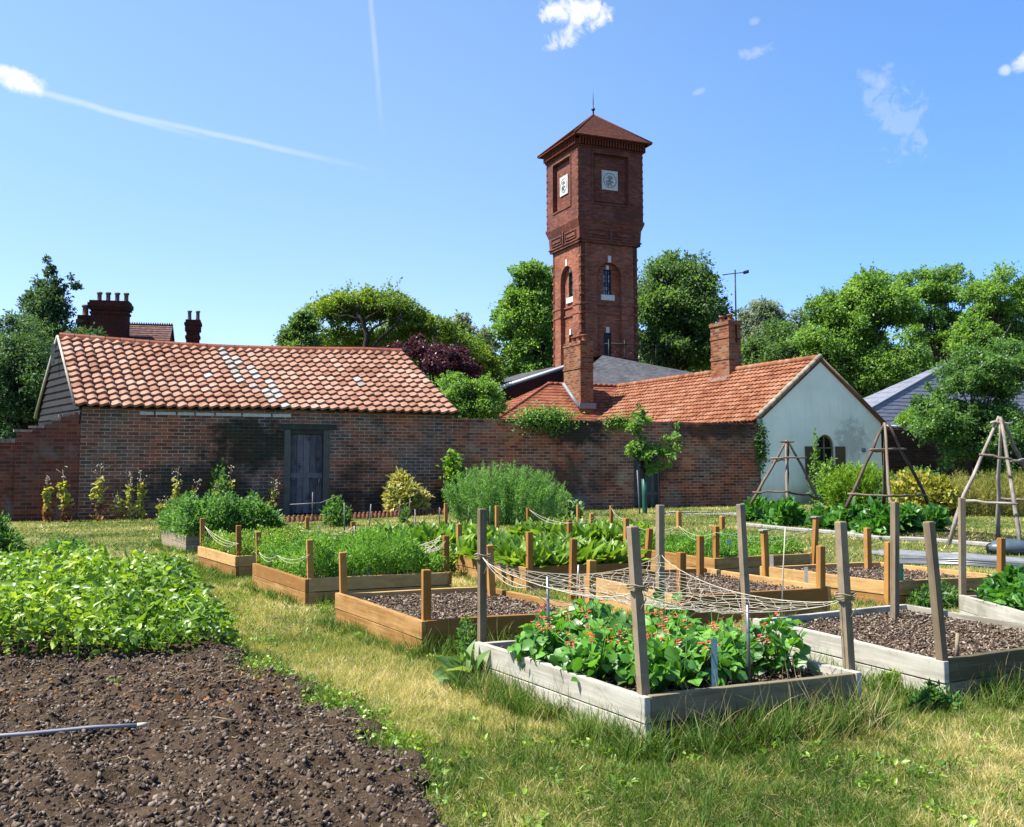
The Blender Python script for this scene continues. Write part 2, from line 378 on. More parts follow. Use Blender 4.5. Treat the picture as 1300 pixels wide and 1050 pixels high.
M['plaque'] = plain('grey_white_plaque_stone', (.95, .97, .92), .8, 9, .2)
M['emblem'] = plain('dark_carved_emblem', (.42, .45, .44), .7, 20, .3)
M['white_paint'] = plain('white_paint', (.75, .76, .76), .5, 8, .06, bump=.05)
M['lead'] = plain('lead_flashing', (.34, .37, .42), .5, 12, .2)
M['iron'] = plain('black_iron', (.015, .016, .018), .5, 30, .2)
M['galv'] = plain('galvanised_steel', (.34, .36, .38), .4, 15, .15, metal=.6)
M['glass'] = plain('dark_window_glass', (.02, .026, .03), .08, 3, .2, spec=.8, bump=0)
M['glass_pale'] = plain('pale_window_pane', (.30, .34, .36), .15, 3, .3, spec=.8, bump=0)
M['pot'] = plain('terracotta_pot', (.42, .13, .06), .8, 14, .3)
M['pot_dark'] = plain('sooty_clay_pot', (.24, .16, .14), .8, 14, .35)
M['weatherboard'] = wood_mat('tarred_weatherboard', (.008, .008, .008), (.045, .04, .036), sx=1.0, sy=18)
M['door_wood'] = wood_mat('grey_weathered_door', (.10, .095, .11), (.27, .255, .27), sx=30, sy=1.5, stain=((.03, .028, .034, 1), .7))
M['door_frame'] = wood_mat('lichened_oak_frame', (.07, .07, .055), (.20, .20, .16), sx=20, sy=3, stain=((.05, .07, .04, 1), .5))
M['wood_new'] = wood_mat('golden_treated_timber', (.40, .19, .05), (.88, .55, .22), stain=((.36, .22, .09, 1), .5), sx=1.6, sy=30)
M['wood_mid'] = wood_mat('weathering_timber', (.28, .20, .12), (.56, .46, .33), stain=((.30, .27, .22, 1), .5), sx=1.6, sy=30)
M['wood_grey'] = wood_mat('silver_grey_timber', (.34, .31, .24), (.80, .76, .65), stain=((.32, .31, .22, 1), .5), sx=1.6, sy=30, brk=.25, var=.35)
M['wood_grey_shade'] = wood_mat('shade_toned_grey_timber', (.13, .115, .06), (.36, .31, .19), stain=((.10, .11, .045, 1), .7), sx=1.6, sy=30)  # darker olive copy of the silver timber, front-side shade put into its colour
M['post_new'] = wood_mat('golden_post_timber', (.40, .17, .035), (.74, .38, .10), sx=30, sy=1.6, stain=((.30, .22, .12, 1), .3))
M['post_grey'] = wood_mat('grey_brown_post_timber', (.20, .145, .085), (.46, .36, .24), sx=30, sy=1.6, stain=((.14, .14, .12, 1), .4))
M['branch'] = wood_mat('rustic_branch_bark', (.11, .075, .05), (.38, .29, .21), sx=12, sy=3)
M['branch_pale'] = wood_mat('pale_birch_branch', (.17, .13, .10), (.62, .55, .47), sx=12, sy=3)
M['bark'] = plain('dark_bark', (.045, .035, .028), .95, 8, .5, bump=.6, dist=.03)
M['bark_grey'] = plain('grey_bark', (.12, .11, .09), .95, 8, .4, bump=.6, dist=.02)
M['string'] = plain('pale_nylon_net', (.85, .77, .60), .7, 30, .15, bump=0)
M['twine'] = plain('straw_twine', (.48, .38, .24), .9, 60, .3)
M['blue'] = plain('weathered_blue_paint', (.13, .27, .38), .6, 25, .25)
M['pipe'] = plain('grey_plastic_pipe', (.42, .42, .47), .35, 6, .15)
M['stake'] = plain('grey_green_cane', (.27, .28, .27), .6, 30, .25)
M['cane'] = plain('dry_cane', (.38, .30, .20), .8, 30, .3)
M['terracotta'] = plain('terracotta_edging', (.36, .13, .07), .85, 14, .3)
M['kerb'] = plain('whitewashed_stone_edging', (.52, .50, .46), .85, 7, .25, bump=.4)
M['guard'] = plain('green_plastic_mesh', (.02, .14, .09), .5, 40, .3)
M['sack'] = plain('blue_grey_plastic_sack', (.12, .17, .21), .35, 6, .3)
M['black'] = plain('black_plastic', (.015, .015, .016), .5, 10, .2)
M['tape'] = plain('pale_plastic_sheet', (.45, .46, .47), .3, 8, .3)

# render wall (cool white, grey stain patches)
m, t = newmat('cream_render'); ob = t.coord('Object'); n = t.noise(ob, .8, 5, .6, .4); n2 = t.noise(ob, 25, 3)
sx_ = t.n('ShaderNodeSeparateXYZ'); t.l(ob, sx_.inputs[0])
q = t.math('ADD', t.math('POWER', t.math('DIVIDE', t.math('SUBTRACT', sx_.outputs[0], 3.9), .75), 2.0), t.math('POWER', t.math('DIVIDE', t.math('SUBTRACT', sx_.outputs[2], 2.2), .8), 2.0))
qq = t.math('SUBTRACT', 1.0, t.sstep(t.math('ADD', q, t.math('MULTIPLY', t.math('SUBTRACT', t.noise(ob, 3.5, 5, .7), .5), 4.5)), .0, 1.4))
c = t.ramp(n, [(.3, (.70, .70, .57)), (.7, (.84, .83, .68))]); c = t.mix(t.math('MULTIPLY', qq, .45), c, (.13, .14, .135, 1))
low = t.math('MULTIPLY', t.math('SUBTRACT', 1.0, t.sstep(sx_.outputs[2], .0, .9)), t.sstep(n, .35, .6)); st_ = t.sstep(t.noise(t.scalev(ob, (5, 1, .5)), 1.3, 5, .7), .5, .72); c = t.mix(t.math('MULTIPLY', st_, .22), c, (.40, .40, .34, 1)); c = t.mix(t.math('MULTIPLY', low, .8), c, (.2, .21, .17, 1))
finish(t, c, .85, t.bump(n2, .25, .004), spec=.2); M['render'] = m

# lawn, soil, mulch
m, t = newmat('dry_lawn'); ob = t.coord('Object'); n = t.noise(ob, .45, 5, .6); n2 = t.noise(ob, 22, 5, .7); n3 = t.noise(ob, 2.2, 4, .6)
f = t.math('ADD', t.math('MULTIPLY', n, .5), t.math('ADD', t.math('MULTIPLY', n2, .3), t.math('MULTIPLY', n3, .35)))
c = t.ramp(f, [(.36, (.016, .024, .006)), (.5, (.045, .058, .014)), (.62, (.11, .115, .038)), (.75, (.20, .18, .085))])
finish(t, c, .95, t.bump(n2, .8, .03), spec=.1); M['lawn'] = m
def soil_mat(name, cs, chips=None, sc_=60, kk=1.0):
    m, t = newmat(name); ob = t.coord('Object'); n = t.noise(ob, 7, 6, .7); n2 = t.noise(ob, 55, 4, .7); a = t.attr()
    f = t.math('ADD', t.math('MULTIPLY', n, .5), t.math('ADD', t.math('MULTIPLY', n2, .45), t.math('MULTIPLY', t.math('SUBTRACT', a, .5), .35)), clamp=True)
    cs = [tuple(x*.42*kk for x in q) for q in cs]; c = t.ramp(f, [(.3, cs[0]), (.5, cs[1]), (.7, cs[2])])
    v = t.n('ShaderNodeTexVoronoi'); t.l(ob, v.inputs['Vector']); v.inputs['Scale'].default_value = sc_
    sp_ = t.math('LESS_THAN', v.outputs['Distance'], .17); sel = t.math('GREATER_THAN', t.noise(ob, sc_*.35, 2), .56)
    c = t.mix(t.math('MULTIPLY', t.math('MULTIPLY', sp_, sel), .8), c, tuple(x*.42 for x in (chips or (.42, .34, .27, 1))[:3])+(1,))
    finish(t, c, .95, t.bump(n2, .9, .02), spec=.1); return m
M['soil'] = soil_mat('dark_crumbly_soil', [(.04, .025, .016), (.13, .088, .056), (.29, .21, .14)])
M['mulch'] = soil_mat('pinkish_wood_mulch', [(.05, .032, .022), (.15, .10, .072), (.33, .245, .18)], (.6, .48, .36, 1), 45, 1.2)
def chip_mat(name, cols, rough=.9, k=.44):
    cols = [tuple(x*k for x in q) for q in cols]
    m, t = newmat(name); a = t.attr(); ob = t.coord('Object'); n = t.noise(ob, 40, 3)
    f = t.math('ADD', t.math('MULTIPLY', a, .85), t.math('MULTIPLY', n, .15))
    c = t.ramp(f, [(i/(len(cols)-1), q) for i, q in enumerate(cols)]); finish(t, c, rough, spec=.15); return m
M['chips'] = chip_mat('bark_chips', [(.04, .026, .018), (.12, .08, .055), (.23, .165, .12), (.40, .31, .23), (.70, .60, .46)], k=.5)
M['clods'] = chip_mat('soil_clods', [(.03, .02, .015), (.08, .055, .04), (.15, .11, .08), (.27, .20, .15), (.5, .40, .32)])
M['pebbles'] = chip_mat('small_stones', [(.2, .13, .09), (.34, .25, .19), (.5, .43, .36), (.62, .58, .54)])
M['straw'] = chip_mat('dry_stems', [(.25, .17, .09), (.42, .31, .17), (.55, .44, .27)])

# foliage palettes
g = lambda *c: c
M['grass'] = leaf_mat('grass_blades', [(.03, .085, .010), (.085, .18, .022), (.20, .28, .05), (.42, .42, .15), (.74, .68, .42)], .6, .3, .2, .55, 1.02)
M['grass_green'] = leaf_mat('green_grass_blades', [(.03, .085, .010), (.075, .16, .02), (.14, .24, .045), (.26, .30, .10)], .55, .3, .25, 1.5)
M['seedheads'] = leaf_mat('straw_grass_stalks', [(.36, .31, .15), (.60, .52, .30), (.80, .74, .50)], .7, .3, .2, 1.5, .85)
M['bean'] = leaf_mat('bean_leaves', [(.022, .085, .012), (.05, .17, .02), (.10, .28, .03), (.22, .42, .07)], .42, .32, .5, 3, gain=1.3)
M['potato'] = leaf_mat('potato_leaves', [(.03, .085, .010), (.08, .18, .018), (.17, .30, .03), (.36, .48, .06)], .42, .32, .5, 1.8, gain=1.3)
M['radish'] = leaf_mat('radish_leaves', [(.04, .12, .012), (.10, .24, .022), (.21, .38, .045), (.38, .52, .14)], .42, .3, .5, 2)
M['carrot'] = leaf_mat('feathery_leaves', [(.035, .12, .016), (.08, .23, .025), (.16, .36, .045), (.28, .48, .10)], .55, .35, .3, 2, gain=1.05)
M['herb'] = leaf_mat('blue_green_herb_leaves', [(.03, .11, .022), (.075, .21, .045), (.14, .32, .075), (.26, .44, .15)], .55, .35, .3, 2, gain=0.95)
M['cosmos'] = leaf_mat('fine_shrub_foliage', [(.035, .11, .022), (.08, .21, .045), (.15, .31, .08), (.27, .43, .15)], .55, .35, .3, 1.5, gain=1.4)
M['squash'] = leaf_mat('squash_leaves', [(.02, .09, .012), (.045, .17, .02), (.08, .26, .035), (.16, .36, .08)], .4, .3, .5, 2, gain=1.1)
M['oak'] = leaf_mat('dark_tree_leaves', [(.010, .03, .007), (.024, .065, .011), (.048, .115, .016), (.09, .18, .028)], .5, .48, .35, .45, gain=2.06)
M['evergreen'] = leaf_mat('evergreen_leaves', [(.010, .032, .008), (.022, .062, .013), (.046, .11, .02), (.11, .19, .05)], .65, .25, .12, .7, gain=1.84)
M['robinia'] = leaf_mat('yellow_green_tree_leaves', [(.035, .095, .008), (.075, .17, .012), (.13, .25, .016), (.20, .33, .035)], .5, .48, .35, .45, gain=1.05)
M['midtree'] = leaf_mat('mid_green_tree_leaves', [(.022, .07, .008), (.048, .13, .013), (.085, .19, .02), (.14, .27, .035)], .5, .48, .35, .45, gain=1.82)
M['greytree'] = leaf_mat('grey_green_tree_leaves', [(.03, .06, .025), (.065, .115, .05), (.11, .17, .08), (.17, .24, .13)], .5, .48, .35, .5, gain=1.72)
M['plum'] = leaf_mat('purple_plum_leaves', [(.014, .006, .010), (.035, .012, .022), (.07, .025, .045), (.13, .05, .08)], .45, .25, .4, .8, gain=1.43)
M['hedge'] = leaf_mat('bush_leaves', [(.014, .05, .008), (.03, .095, .013), (.065, .16, .022), (.13, .25, .05)], .45, .48, .4, .9, gain=1.72)
M['lime'] = leaf_mat('lime_green_bush_leaves', [(.05, .14, .010), (.12, .28, .015), (.22, .42, .03), (.36, .55, .08)], .5, .35, .3, 1.5)
M['gold'] = leaf_mat('golden_bush_leaves', [(.10, .15, .02), (.24, .28, .04), (.42, .42, .08), (.56, .55, .20)], .5, .35, .3, 2)
M['cream_leaf'] = leaf_mat('cream_edged_leaves', [(.10, .15, .03), (.28, .32, .08), (.52, .52, .20), (.68, .66, .38)], .5, .3, .3, 2)
M['hollyhock'] = leaf_mat('yellowing_stalk_leaves', [(.12, .17, .03), (.28, .34, .07), (.45, .48, .14), (.58, .56, .28)], .6, .35, .2, 3)
M['brownleaf'] = leaf_mat('withered_brown_leaves', [(.12, .06, .03), (.28, .16, .08), (.42, .28, .15)], .8, .25, .1, 3)
M['cabbage'] = leaf_mat('dusty_dock_leaves', [(.05, .14, .03), (.11, .24, .06), (.20, .34, .12), (.32, .44, .22)], .5, .3, .4, 3)
M['dryherb'] = leaf_mat('dry_yellow_grass', [(.09, .15, .03), (.20, .25, .06), (.36, .36, .11), (.54, .48, .2)], .7, .35, .2, 1.2)
M['red'] = chip_mat('red_bean_flowers', [(.9, .03, .015), (1.0, .10, .05), (1.1, .22, .12), (1.2, .8, .62)], .5)
M['cream'] = plain('cream_dry_flowers', (.7, .66, .5), .8, 30, .2)

# ================================================================= BUILDING HELPERS
def tile_roof(mb, e0, e1, r0, r1, nu, nv, amp=.03, thick=.025, m=0, seg=6, sag=None, grey=None, jit=.006, phase=0):
    """real overlapping tiles on the bilinear patch e0-e1 (eave) r0-r1 (ridge)"""
    e0, e1, r0, r1 = [np.array(p, float) for p in (e0, e1, r0, r1)]
    nrm = np.cross(e1-e0, r0-e0); nrm /= np.linalg.norm(nrm)
    if nrm[2] < 0: nrm = -nrm
    for j in range(nv):
        for i in range(nu):
            rr = RNG.random(); mm = m; S_ = seg > 6
            if grey is not None and grey(i, j): mm = m+1
            off = (RNG.random()-.5)*jit*2; tl = (RNG.random()-.5)*jit*1.5; dv = (RNG.random()-.5)*.12
            rows = []
            for v_, hv in ((j/nv+dv/nv, 1.0), ((j+1.12)/nv, 0.0)):
                v_ = min(v_, 1.0)
                row = []
                for k in range(seg+1):
                    x = k/seg; uu = (i+x)/nu
                    p = (e0*(1-uu)+e1*uu)*(1-v_)+(r0*(1-uu)+r1*uu)*v_
                    w = (-math.cos(math.pi*min(x/.72, 1))-(1.0*((x-.72)/.28)**1.5 if x > .72 else 0)) if S_ else math.sin(2*math.pi*(x+phase))*.6+math.sin(2*math.pi*x*1.0+2.2)*.4
                    h = amp*w+thick*hv+off*hv+tl*(x-.5)
                    if seg > 2 and hv > 0: p = p-(r0-e0)/np.linalg.norm(r0-e0)*(.05 if S_ else .018)*(math.sin(math.pi*x)-.3*S_)
                    if sag: p = p+np.array([0, 0, sag(uu, v_)])
                    row.append(p+nrm*h)
                rows.append(row)
            low = [p-nrm*(thick+.006) for p in rows[0]]
            vs = rows[0]+rows[1]+low; n = seg+1
            fs = [(k, k+1, n+k+1, n+k) for k in range(seg)]+[(2*n+k, 2*n+k+1, k+1, k) for k in range(seg)]
            fs += [(2*n, 0, n), (n+seg, seg, 2*n+seg)]
            if S_: vs = vs+[rows[0][-1]-nrm*(.05), rows[1][-1]-nrm*.03]; fs = fs+[(seg, n+seg, 3*n+1, 3*n)]
            mb.pf(vs, fs, mm, rr)
def slab(mb, pts, th, m=0, r=None):
    """a flat roof deck under tiles, extruded down"""
    mb.prism([np.array(p, float) for p in pts], (0, 0, -th), m, r)
def holed_wall(mb, x0, x1, z0, z1, holes, y, depth, m=0, flip=False, topf=None):
    xs = sorted(set([x0, x1]+[h[0] for h in holes]+[h[1] for h in holes])); zs = sorted(set([z0, z1]+[h[2] for h in holes]+[h[3] for h in holes]))
    for i in range(len(xs)-1):
        for j in range(len(zs)-1):
            a, b, c, d = xs[i], xs[i+1], zs[j], zs[j+1]
            if any(h[0] <= a and b <= h[1] and h[2] <= c and d <= h[3] for h in holes): continue
            mb.quad([(a, y, c), (b, y, c), (b, y, d), (a, y, d)], m)
    for (a, b, c, d) in holes:
        y2 = y+depth
        mb.quad([(a, y, c), (a, y2, c), (b, y2, c), (b, y, c)], m); mb.quad([(a, y, d), (b, y, d), (b, y2, d), (a, y2, d)], m)
        mb.quad([(a, y, c), (a, y, d), (a, y2, d), (a, y2, c)], m); mb.quad([(b, y, c), (b, y2, c), (b, y2, d), (b, y, d)], m)
def lathe(mb, c, prof, n=14, m=0, r=None, smooth=True):
    vs = []; c = np.array(c, float)
    for (rad, z) in prof:
        for k in range(n):
            a = 2*math.pi*k/n; vs.append(c+np.array([rad*math.cos(a), rad*math.sin(a), z]))
    fs = []
    for i in range(len(prof)-1):
        for k in range(n):
            b = (k+1) % n; fs.append((i*n+k, i*n+b, (i+1)*n+b, (i+1)*n+k))
    fs.append(tuple(range((len(prof)-1)*n, len(prof)*n)))
    mb.pf(vs, fs, m, r, smooth)

# ================================================================= GROUND
mb = MB()
mb.quad([(-420, -60, 0), (420, -60, 0), (420, 700, 0), (-420, 700, 0)])
gr = mb.build('lawn_ground', M['lawn']); gr['kind'] = 'structure'; gr['label'] = 'dry mown lawn of yellow and green grass across the walled garden'; gr['category'] = 'ground'

# ================================================================= BRICK SHED
P = W(-9.99, 0)
shed = thing('brick_shed', P, WA, 'long low brick shed with sagging clay pantile roof and black boarded gable', 'shed')
S1 = 10.1
mb = MB(); dx0, dx1 = 5.18, 6.41
holed_wall(mb, 0, S1, 0, 2.96, [(dx0, dx1, 0.0, 2.36)], 0, .34)
mb.bx(0, S1, .34, .36, 0, 2.96); mb.bx(-.0, .3, .36, .38, 0, 2.9)
sk = -.30
back0 = (-1.15, 4.4); back1 = (S1-1.3, 4.4)
mb.pf([(0, 0.0, 0), (back0[0], back0[1], 0), (back0[0], back0[1], 2.35), (0, 0.0, 2.6), (.3, .02, 0), (.3, .02, 2.6), (back0[0]+.3, back0[1], 0), (back0[0]+.3, back0[1], 2.35)], [(0, 3, 2, 1), (3, 5, 7, 2), (1, 2, 7, 6)])
mb.quad([(S1, 0, 0), (S1, 0, 2.96), (back1[0], 4.4, 2.96), (back1[0], 4.4, 0)][::-1])
mb.quad([(back0[0], 4.4, 0), (back0[0], 4.4, 2.8), (back1[0], 4.4, 2.8), (back1[0], 4.4, 0)])
mb.build('wall', M['brick_shed'], shed)
mb = MB(); x = 1.4
for w_ in (.34, .5, .42, .46, .66, .75, .5):
    mb.bx(x, x+w_, -.006, .05, 2.70+RNG.random()*.01, 2.79, r=.5); x += w_+.05
mb.build('wall_plate_blocks', M['stone'], shed)
mb = MB(); mb.bx(-.05, S1+.05, -.05, .12, 2.965, 3.02); mb.build('wall_plate', M['weatherboard'], shed)
sagf = lambda u_, v_: -0.10*math.sin(math.pi*min(1, u_*1.15))*v_+.07*(1-u_)**3*v_-.02*math.sin(u_*9)*(1-v_)
E0 = (-.14, -.16, 2.93); E1 = (S1+.1, -.16, 2.93); R0 = (-.66, 2.15, 4.88); R1 = (S1-.95, 2.15, 4.93)
def greyf(i, j):
    return {16: j >= 5 and RNG.random() < .9, 17: (j >= 7 and RNG.random() < .35) or (1 < j < 7 and RNG.random() < .35), 18: 0 < j <= 8 and RNG.random() < .8, 19: j < 6 and RNG.random() < .55, 29: j in (5, 6)}.get(i, RNG.random() < .012 and i > 10)
mb = MB(); tile_roof(mb, E0, E1, R0, R1, 38, 13, amp=.046, thick=.075, seg=8, sag=sagf, grey=greyf, jit=.010)
mb.build('roof', [M['pantile'], M['pantile_grey']], shed)
mb = MB()
dz = .05
n_ = 24
for i in range(n_):
    u0, u1 = i/n_, (i+1)/n_
    def pt(u_, v_):
        p = (np.array(E0)*(1-u_)+np.array(E1)*u_)*(1-v_)+(np.array(R0)*(1-u_)+np.array(R1)*u_)*v_; return p+np.array([0, 0, sagf(u_, v_)-dz])
    for j in range(4):
        mb.quad([pt(u0, j/4), pt(u1, j/4), pt(u1, (j+1)/4), pt(u0, (j+1)/4)])
mb.quad([R0, R1, (back1[0]+.1, 4.5, 2.85), (back0[0]-.1, 4.5, 2.85)])
mb.build('roof_deck', M['weatherboard'], shed)
mb = MB()
for i in range(25):
    u0, u1 = i/25, (i+1)/25-.002
    a = np.array(R0)*(1-u0)+np.array(R1)*u0+np.array([0, .03, sagf(u0, 1)]); b = np.array(R0)*(1-u1)+np.array(R1)*u1+np.array([0, .03, sagf(u1, 1)])
    a[2] += (RNG.random()-.5)*.012; q = []
    prof = [(-.17, -.07), (-.13, .03), (-.06, .085), (.02, .095), (.09, .06), (.15, -.04)]
    vs = [a+np.array([0, y, z]) for y, z in prof]+[b+np.array([0, y, z]) for y, z in prof]; n = len(prof)
    mb.pf(vs, [(k, n+k, n+k+1, k+1) for k in range(n-1)]+[tuple(range(n)), tuple(range(n, 2*n))[::-1]], smooth=False)
mb.build('ridge_tiles', M['ridge'], shed)
mb = MB(); # weatherboarded left gable, boards lapping
f0 = np.array([0.02, -.08, 2.62]); bk = np.array([back0[0], 4.4, 2.35]); top = np.array([-.70, 2.1, 4.72])
nb = 12
for k in range(nb):
    z0 = 2.45+k*.19; z1 = z0+.20
    def xr(z):
        fa = min(1, max(0, (z-2.95)/(4.85-2.95))); fb = min(1, max(0, (z-2.70)/(4.85-2.70)))
        a = np.array([0, 0, 0])*(1-fa)+np.array([-.66, 2.15, 0])*fa; b = np.array([-1.15, 4.4, 0])*(1-fb)+np.array([-.66, 2.15, 0])*fb
        return a, b
    a0, b0 = xr(z0); a1, b1 = xr(min(z1, 4.84)); z1 = min(z1, 4.84)
    o0 = np.array([-.06, -.015, 0]); o1 = np.array([-.025, -.006, 0]); jj = (RNG.random()-.5)*.02
    pts = [a0+o0+[0, 0, z0+jj], b0+o0+[0, 0, z0-jj], b1+o1+[0, 0, z1-jj], a1+o1+[0, 0, z1+jj]]
    mb.pf(pts+[p+np.array([.02, 0, 0]) for p in pts], [(0, 3, 2, 1), (0, 1, 5, 4), (2, 3, 7, 6), (0, 4, 7, 3)])
mb.build('gable_boards', M['weatherboard'], shed)
mb = MB(); mb.tube([(-.17, -.16, 2.92), (-.70, 2.12, 4.93)], .035, 4); mb.tube([(-.70, 2.12, 4.93), (-1.30, 4.5, 2.75)], .045, 4); mb.build('barge_board', M['wood_grey'], shed)
mb = MB(); mb.box((-.80, 2.02, 4.42), (.10, .05, .55)); mb.build('louvre', M['wood_grey'], shed)
# door
fr = MB(); fr.bx(dx0-.02, dx0+.16, -.03, .12, 0, 2.36); fr.bx(dx1-.16, dx1+.02, -.03, .12, 0, 2.36); fr.bx(dx0-.2, dx1+.2, -.045, .14, 2.362, 2.52); fr.bx(dx0+.165, dx1-.165, .0, .11, 2.24, 2.358)
f = fr.build('door_frame', M['door_frame'], shed, bevel=.008)
d_ = MB(); w = (dx1-dx0-.34)/5
for k in range(5): d_.bx(dx0+.17+k*w+.004, dx0+.17+(k+1)*w-.004, .06+RNG.random()*.006, .11, .05, 2.235)
do = d_.build('door', M['door_wood'], shed, bevel=.004)
d_ = MB(); d_.bx(dx0+.175, dx1-.175, .045, .058, 1.02, 1.16); d_.build('rail', M['door_wood'], do)
d_ = MB(); d_.box((dx1-.27, .035, .95), (.03, .04, .10)); d_.build('keyhole_plate', M['galv'], do); d_ = MB(); d_.tube([(dx0+.16, .04, 1.0), (dx0+.30, .02, .98)], .012); d_.build('handle', M['galv'], do)
mb = MB(); mb.bx(dx0+.1, dx1-.1, .12, .33, 0, 2.35); mb.build('door_backing', M['black'], shed)

# ================================================================= GARDEN WALLS
def coping(mb, x0, x1, z, y0=-.03, y1=.36, L=.11):
    x = x0
    while x < x1:
        e = min(x+L-.012, x1); mb.bx(x, e, y0+RNG.random()*.012, y1, z+.0, z+.10+RNG.random()*.018); x += L
w1 = thing('garden_wall', W(-11.47, 0), WA, 'stepped end of old red brick wall left of the shed', 'wall')
mb = MB(); steps = [(0, .35, 2.22), (.35, .62, 2.32), (.62, .8, 2.42), (.8, 1.0, 2.52), (1.0, 1.2, 2.62), (1.2, 1.48, 2.68)]
for (a, b, z) in steps: mb.bx(a, b-.0005, .004, .34, 0, z)
mb.build('brickwork', M['brick_left'], w1)
mb = MB()
for k in range(17):
    x = .02+k*.085; z = [s_[2] for s_ in steps if s_[0] <= x < s_[1]] or [2.6]
    mb.box((x, .16+RNG.random()*.03, z[0]+.035), (.20, .10, .06), rz=(RNG.random()-.5)*.9)
mb.build('capping_bricks', M['verge'], w1)
w0 = thing('brick_pier', W(-12.7, 0), WA, 'lower crumbling brick pier at the far left edge beside taller wall', 'pier')
mb = MB(); mb.bx(0, 1.22, .12, .46, 0, 1.34); mb.bx(.25, 1.22, .16, .42, 1.341, 1.95); mb.build('brickwork', M['brick_left'], w0)
mb = MB(); coping(mb, 0, 1.2, 1.95, .12, .44); mb.build('coping', M['verge'], w0)
w2 = thing('garden_wall', W(.12, 0), WA, 'long patchy old brick garden wall between shed and white cottage', 'wall')
mb = MB(); g0, g1 = 6.13, 7.10
holed_wall(mb, 0, 11.05, 0, 2.66, [(g0, g1, 0, 2.02)], .02, .32); mb.bx(0, 11.05, .34, .36, 0, 2.66); mb.quad([(11.05, .02, 0), (11.05, .34, 0), (11.05, .34, 2.66), (11.05, .02, 2.66)])
mb.build('brickwork', M['brick_wall'], w2)
mb = MB(); coping(mb, 0, 11.06, 2.662, -.005, .38); mb.build('coping', M['brick_wall'], w2)
mb = MB(); n = 7; w = (g1-g0-.1)/n
for k in range(n): mb.bx(g0+.05+k*w, g0+.05+(k+1)*w-.008, .10, .14, .05, 1.96)
dr = mb.build('gate', wood_mat('green_grey_gate_boards', (.06, .07, .06), (.16, .17, .15), sx=30, sy=2), w2)
mb = MB(); mb.bx(g0+.06, g1-.06, .085, .099, .4, .5); mb.bx(g0+.06, g1-.06, .085, .099, 1.5, 1.6); mb.build('rail', M['door_frame'], dr)
mb = MB(); mb.bx(g0+.002, g0+.05, .06, .2, 0, 2.0); mb.bx(g1-.05, g1-.002, .06, .2, 0, 2.0); mb.bx(g0-.05, g1+.05, .0, .2, 2.0, 2.08); mb.build('gate_frame', M['door_frame'], w2)
w3 = thing('garden_wall', W(16.56, 0), WA, 'dark shaded brick garden wall right of the white cottage gable', 'wall')
M['brick_tree_shade'] = brick_mat('tree_shade_wall_brick', [(.03, .018, .014), (.06, .03, .02), (.10, .045, .03), (.13, .07, .045)], (.12, .10, .08), gain=1.0, tint=.4)  # overhanging tree's shade is put into these darker brick colours
mb = MB(); mb.bx(0, 6.5, .02, .34, 0, 2.62); mb.build('brickwork', M['brick_tree_shade'], w3)
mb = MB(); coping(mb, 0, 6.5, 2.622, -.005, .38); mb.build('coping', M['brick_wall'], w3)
# scalloped terracotta border edging before the wall
ed = thing('border_edging', (0, 0, 0), 0, 'low scalloped terracotta edging along the shaded border below the shed', 'edging')
mb = MB(); a = G(352, 664)[:2]; b = G(566, 653)[:2]; L = np.linalg.norm(b-a); n = int(L/.13); th = math.atan2(b[1]-a[1], b[0]-a[0])
for k in range(n):
    p = a+(b-a)*(k+.5)/n; lathe(mb, (p[0], p[1], 0), [(.055, 0), (.055, .09), (.03, .13), (.035, .15), (.02, .17)], 6)
mb.build('scallops', M['terracotta'], ed)
# soil border against the wall
mb = MB(); q = [W(-11.4, -.02), W(11, -.02), W(11, -.35), W(2, -.45), W(.5, -.9), W(-4.6, -.9), W(-5.2, -.45), W(-11.4, -.28)]
mb.quad([(p[0], p[1], .006) for p in q[::-1]]); o = mb.build('border_soil', M['soil']); tag(o, 'narrow strip of bare dark soil at the foot of the wall', 'soil border', kind='structure')

# ================================================================= WHITE COTTAGE
ct = thing('white_cottage', W(11.2, 0), WA, 'cottage with white rendered gable, orange tiled roof and arched window', 'cottage')
GW, AX, AZ, EZ = 5.3, 2.6, 5.10, 3.02
mb = MB()
win = (2.37, 3.15); zb, zt, zs = .92, 2.42, 1.95
arc = [((win[0]+win[1])/2+(win[1]-win[0])/2*math.cos(a), 0, zs+(zt-zs)*math.sin(a)) for a in np.linspace(0, math.pi, 11)]
# gable front as two polygons split at the window axis
xm = (win[0]+win[1])/2
right = [(xm, 0, 0), (GW, 0, 0), (GW, 0, 2.92), (AX+.16, 0, AZ-.12), (xm, 0, AZ-.12+.0)] if False else None
zl = lambda x: EZ-.05+(AZ-.05-(EZ-.05))*x/AX if x <= AX else AZ-.05-(AZ-.05-2.87)*(x-AX)/(GW-AX)
half = len(arc)//2
Lp = [(0, 0, 0), (xm, 0, 0), (xm, 0, zb), (win[0], 0, zb), (win[0], 0, zs)]+arc[::-1][1:half+1]+[(xm, 0, zl(xm)), (AX, 0, zl(AX)) if AX < xm else (xm-.001, 0, zl(xm)), (0, 0, zl(0))]
mb.quad(Lp)
Rp = [(xm, 0, 0), (GW, 0, 0), (GW, 0, zl(GW)), (xm, 0, zl(xm))]+arc[::-1][half:]+[(win[1], 0, zb), (xm, 0, zb)]
mb.quad(Rp)
ring = [(win[0], 0, zb), (win[0], 0, zs)]+arc[::-1][1:]+[(win[1], 0, zb)]
for i in range(len(ring)):
    a, b = np.array(ring[i]), np.array(ring[(i+1) % len(ring)]); mb.quad([a, b, b+[0, .25, 0], a+[0, .25, 0]])
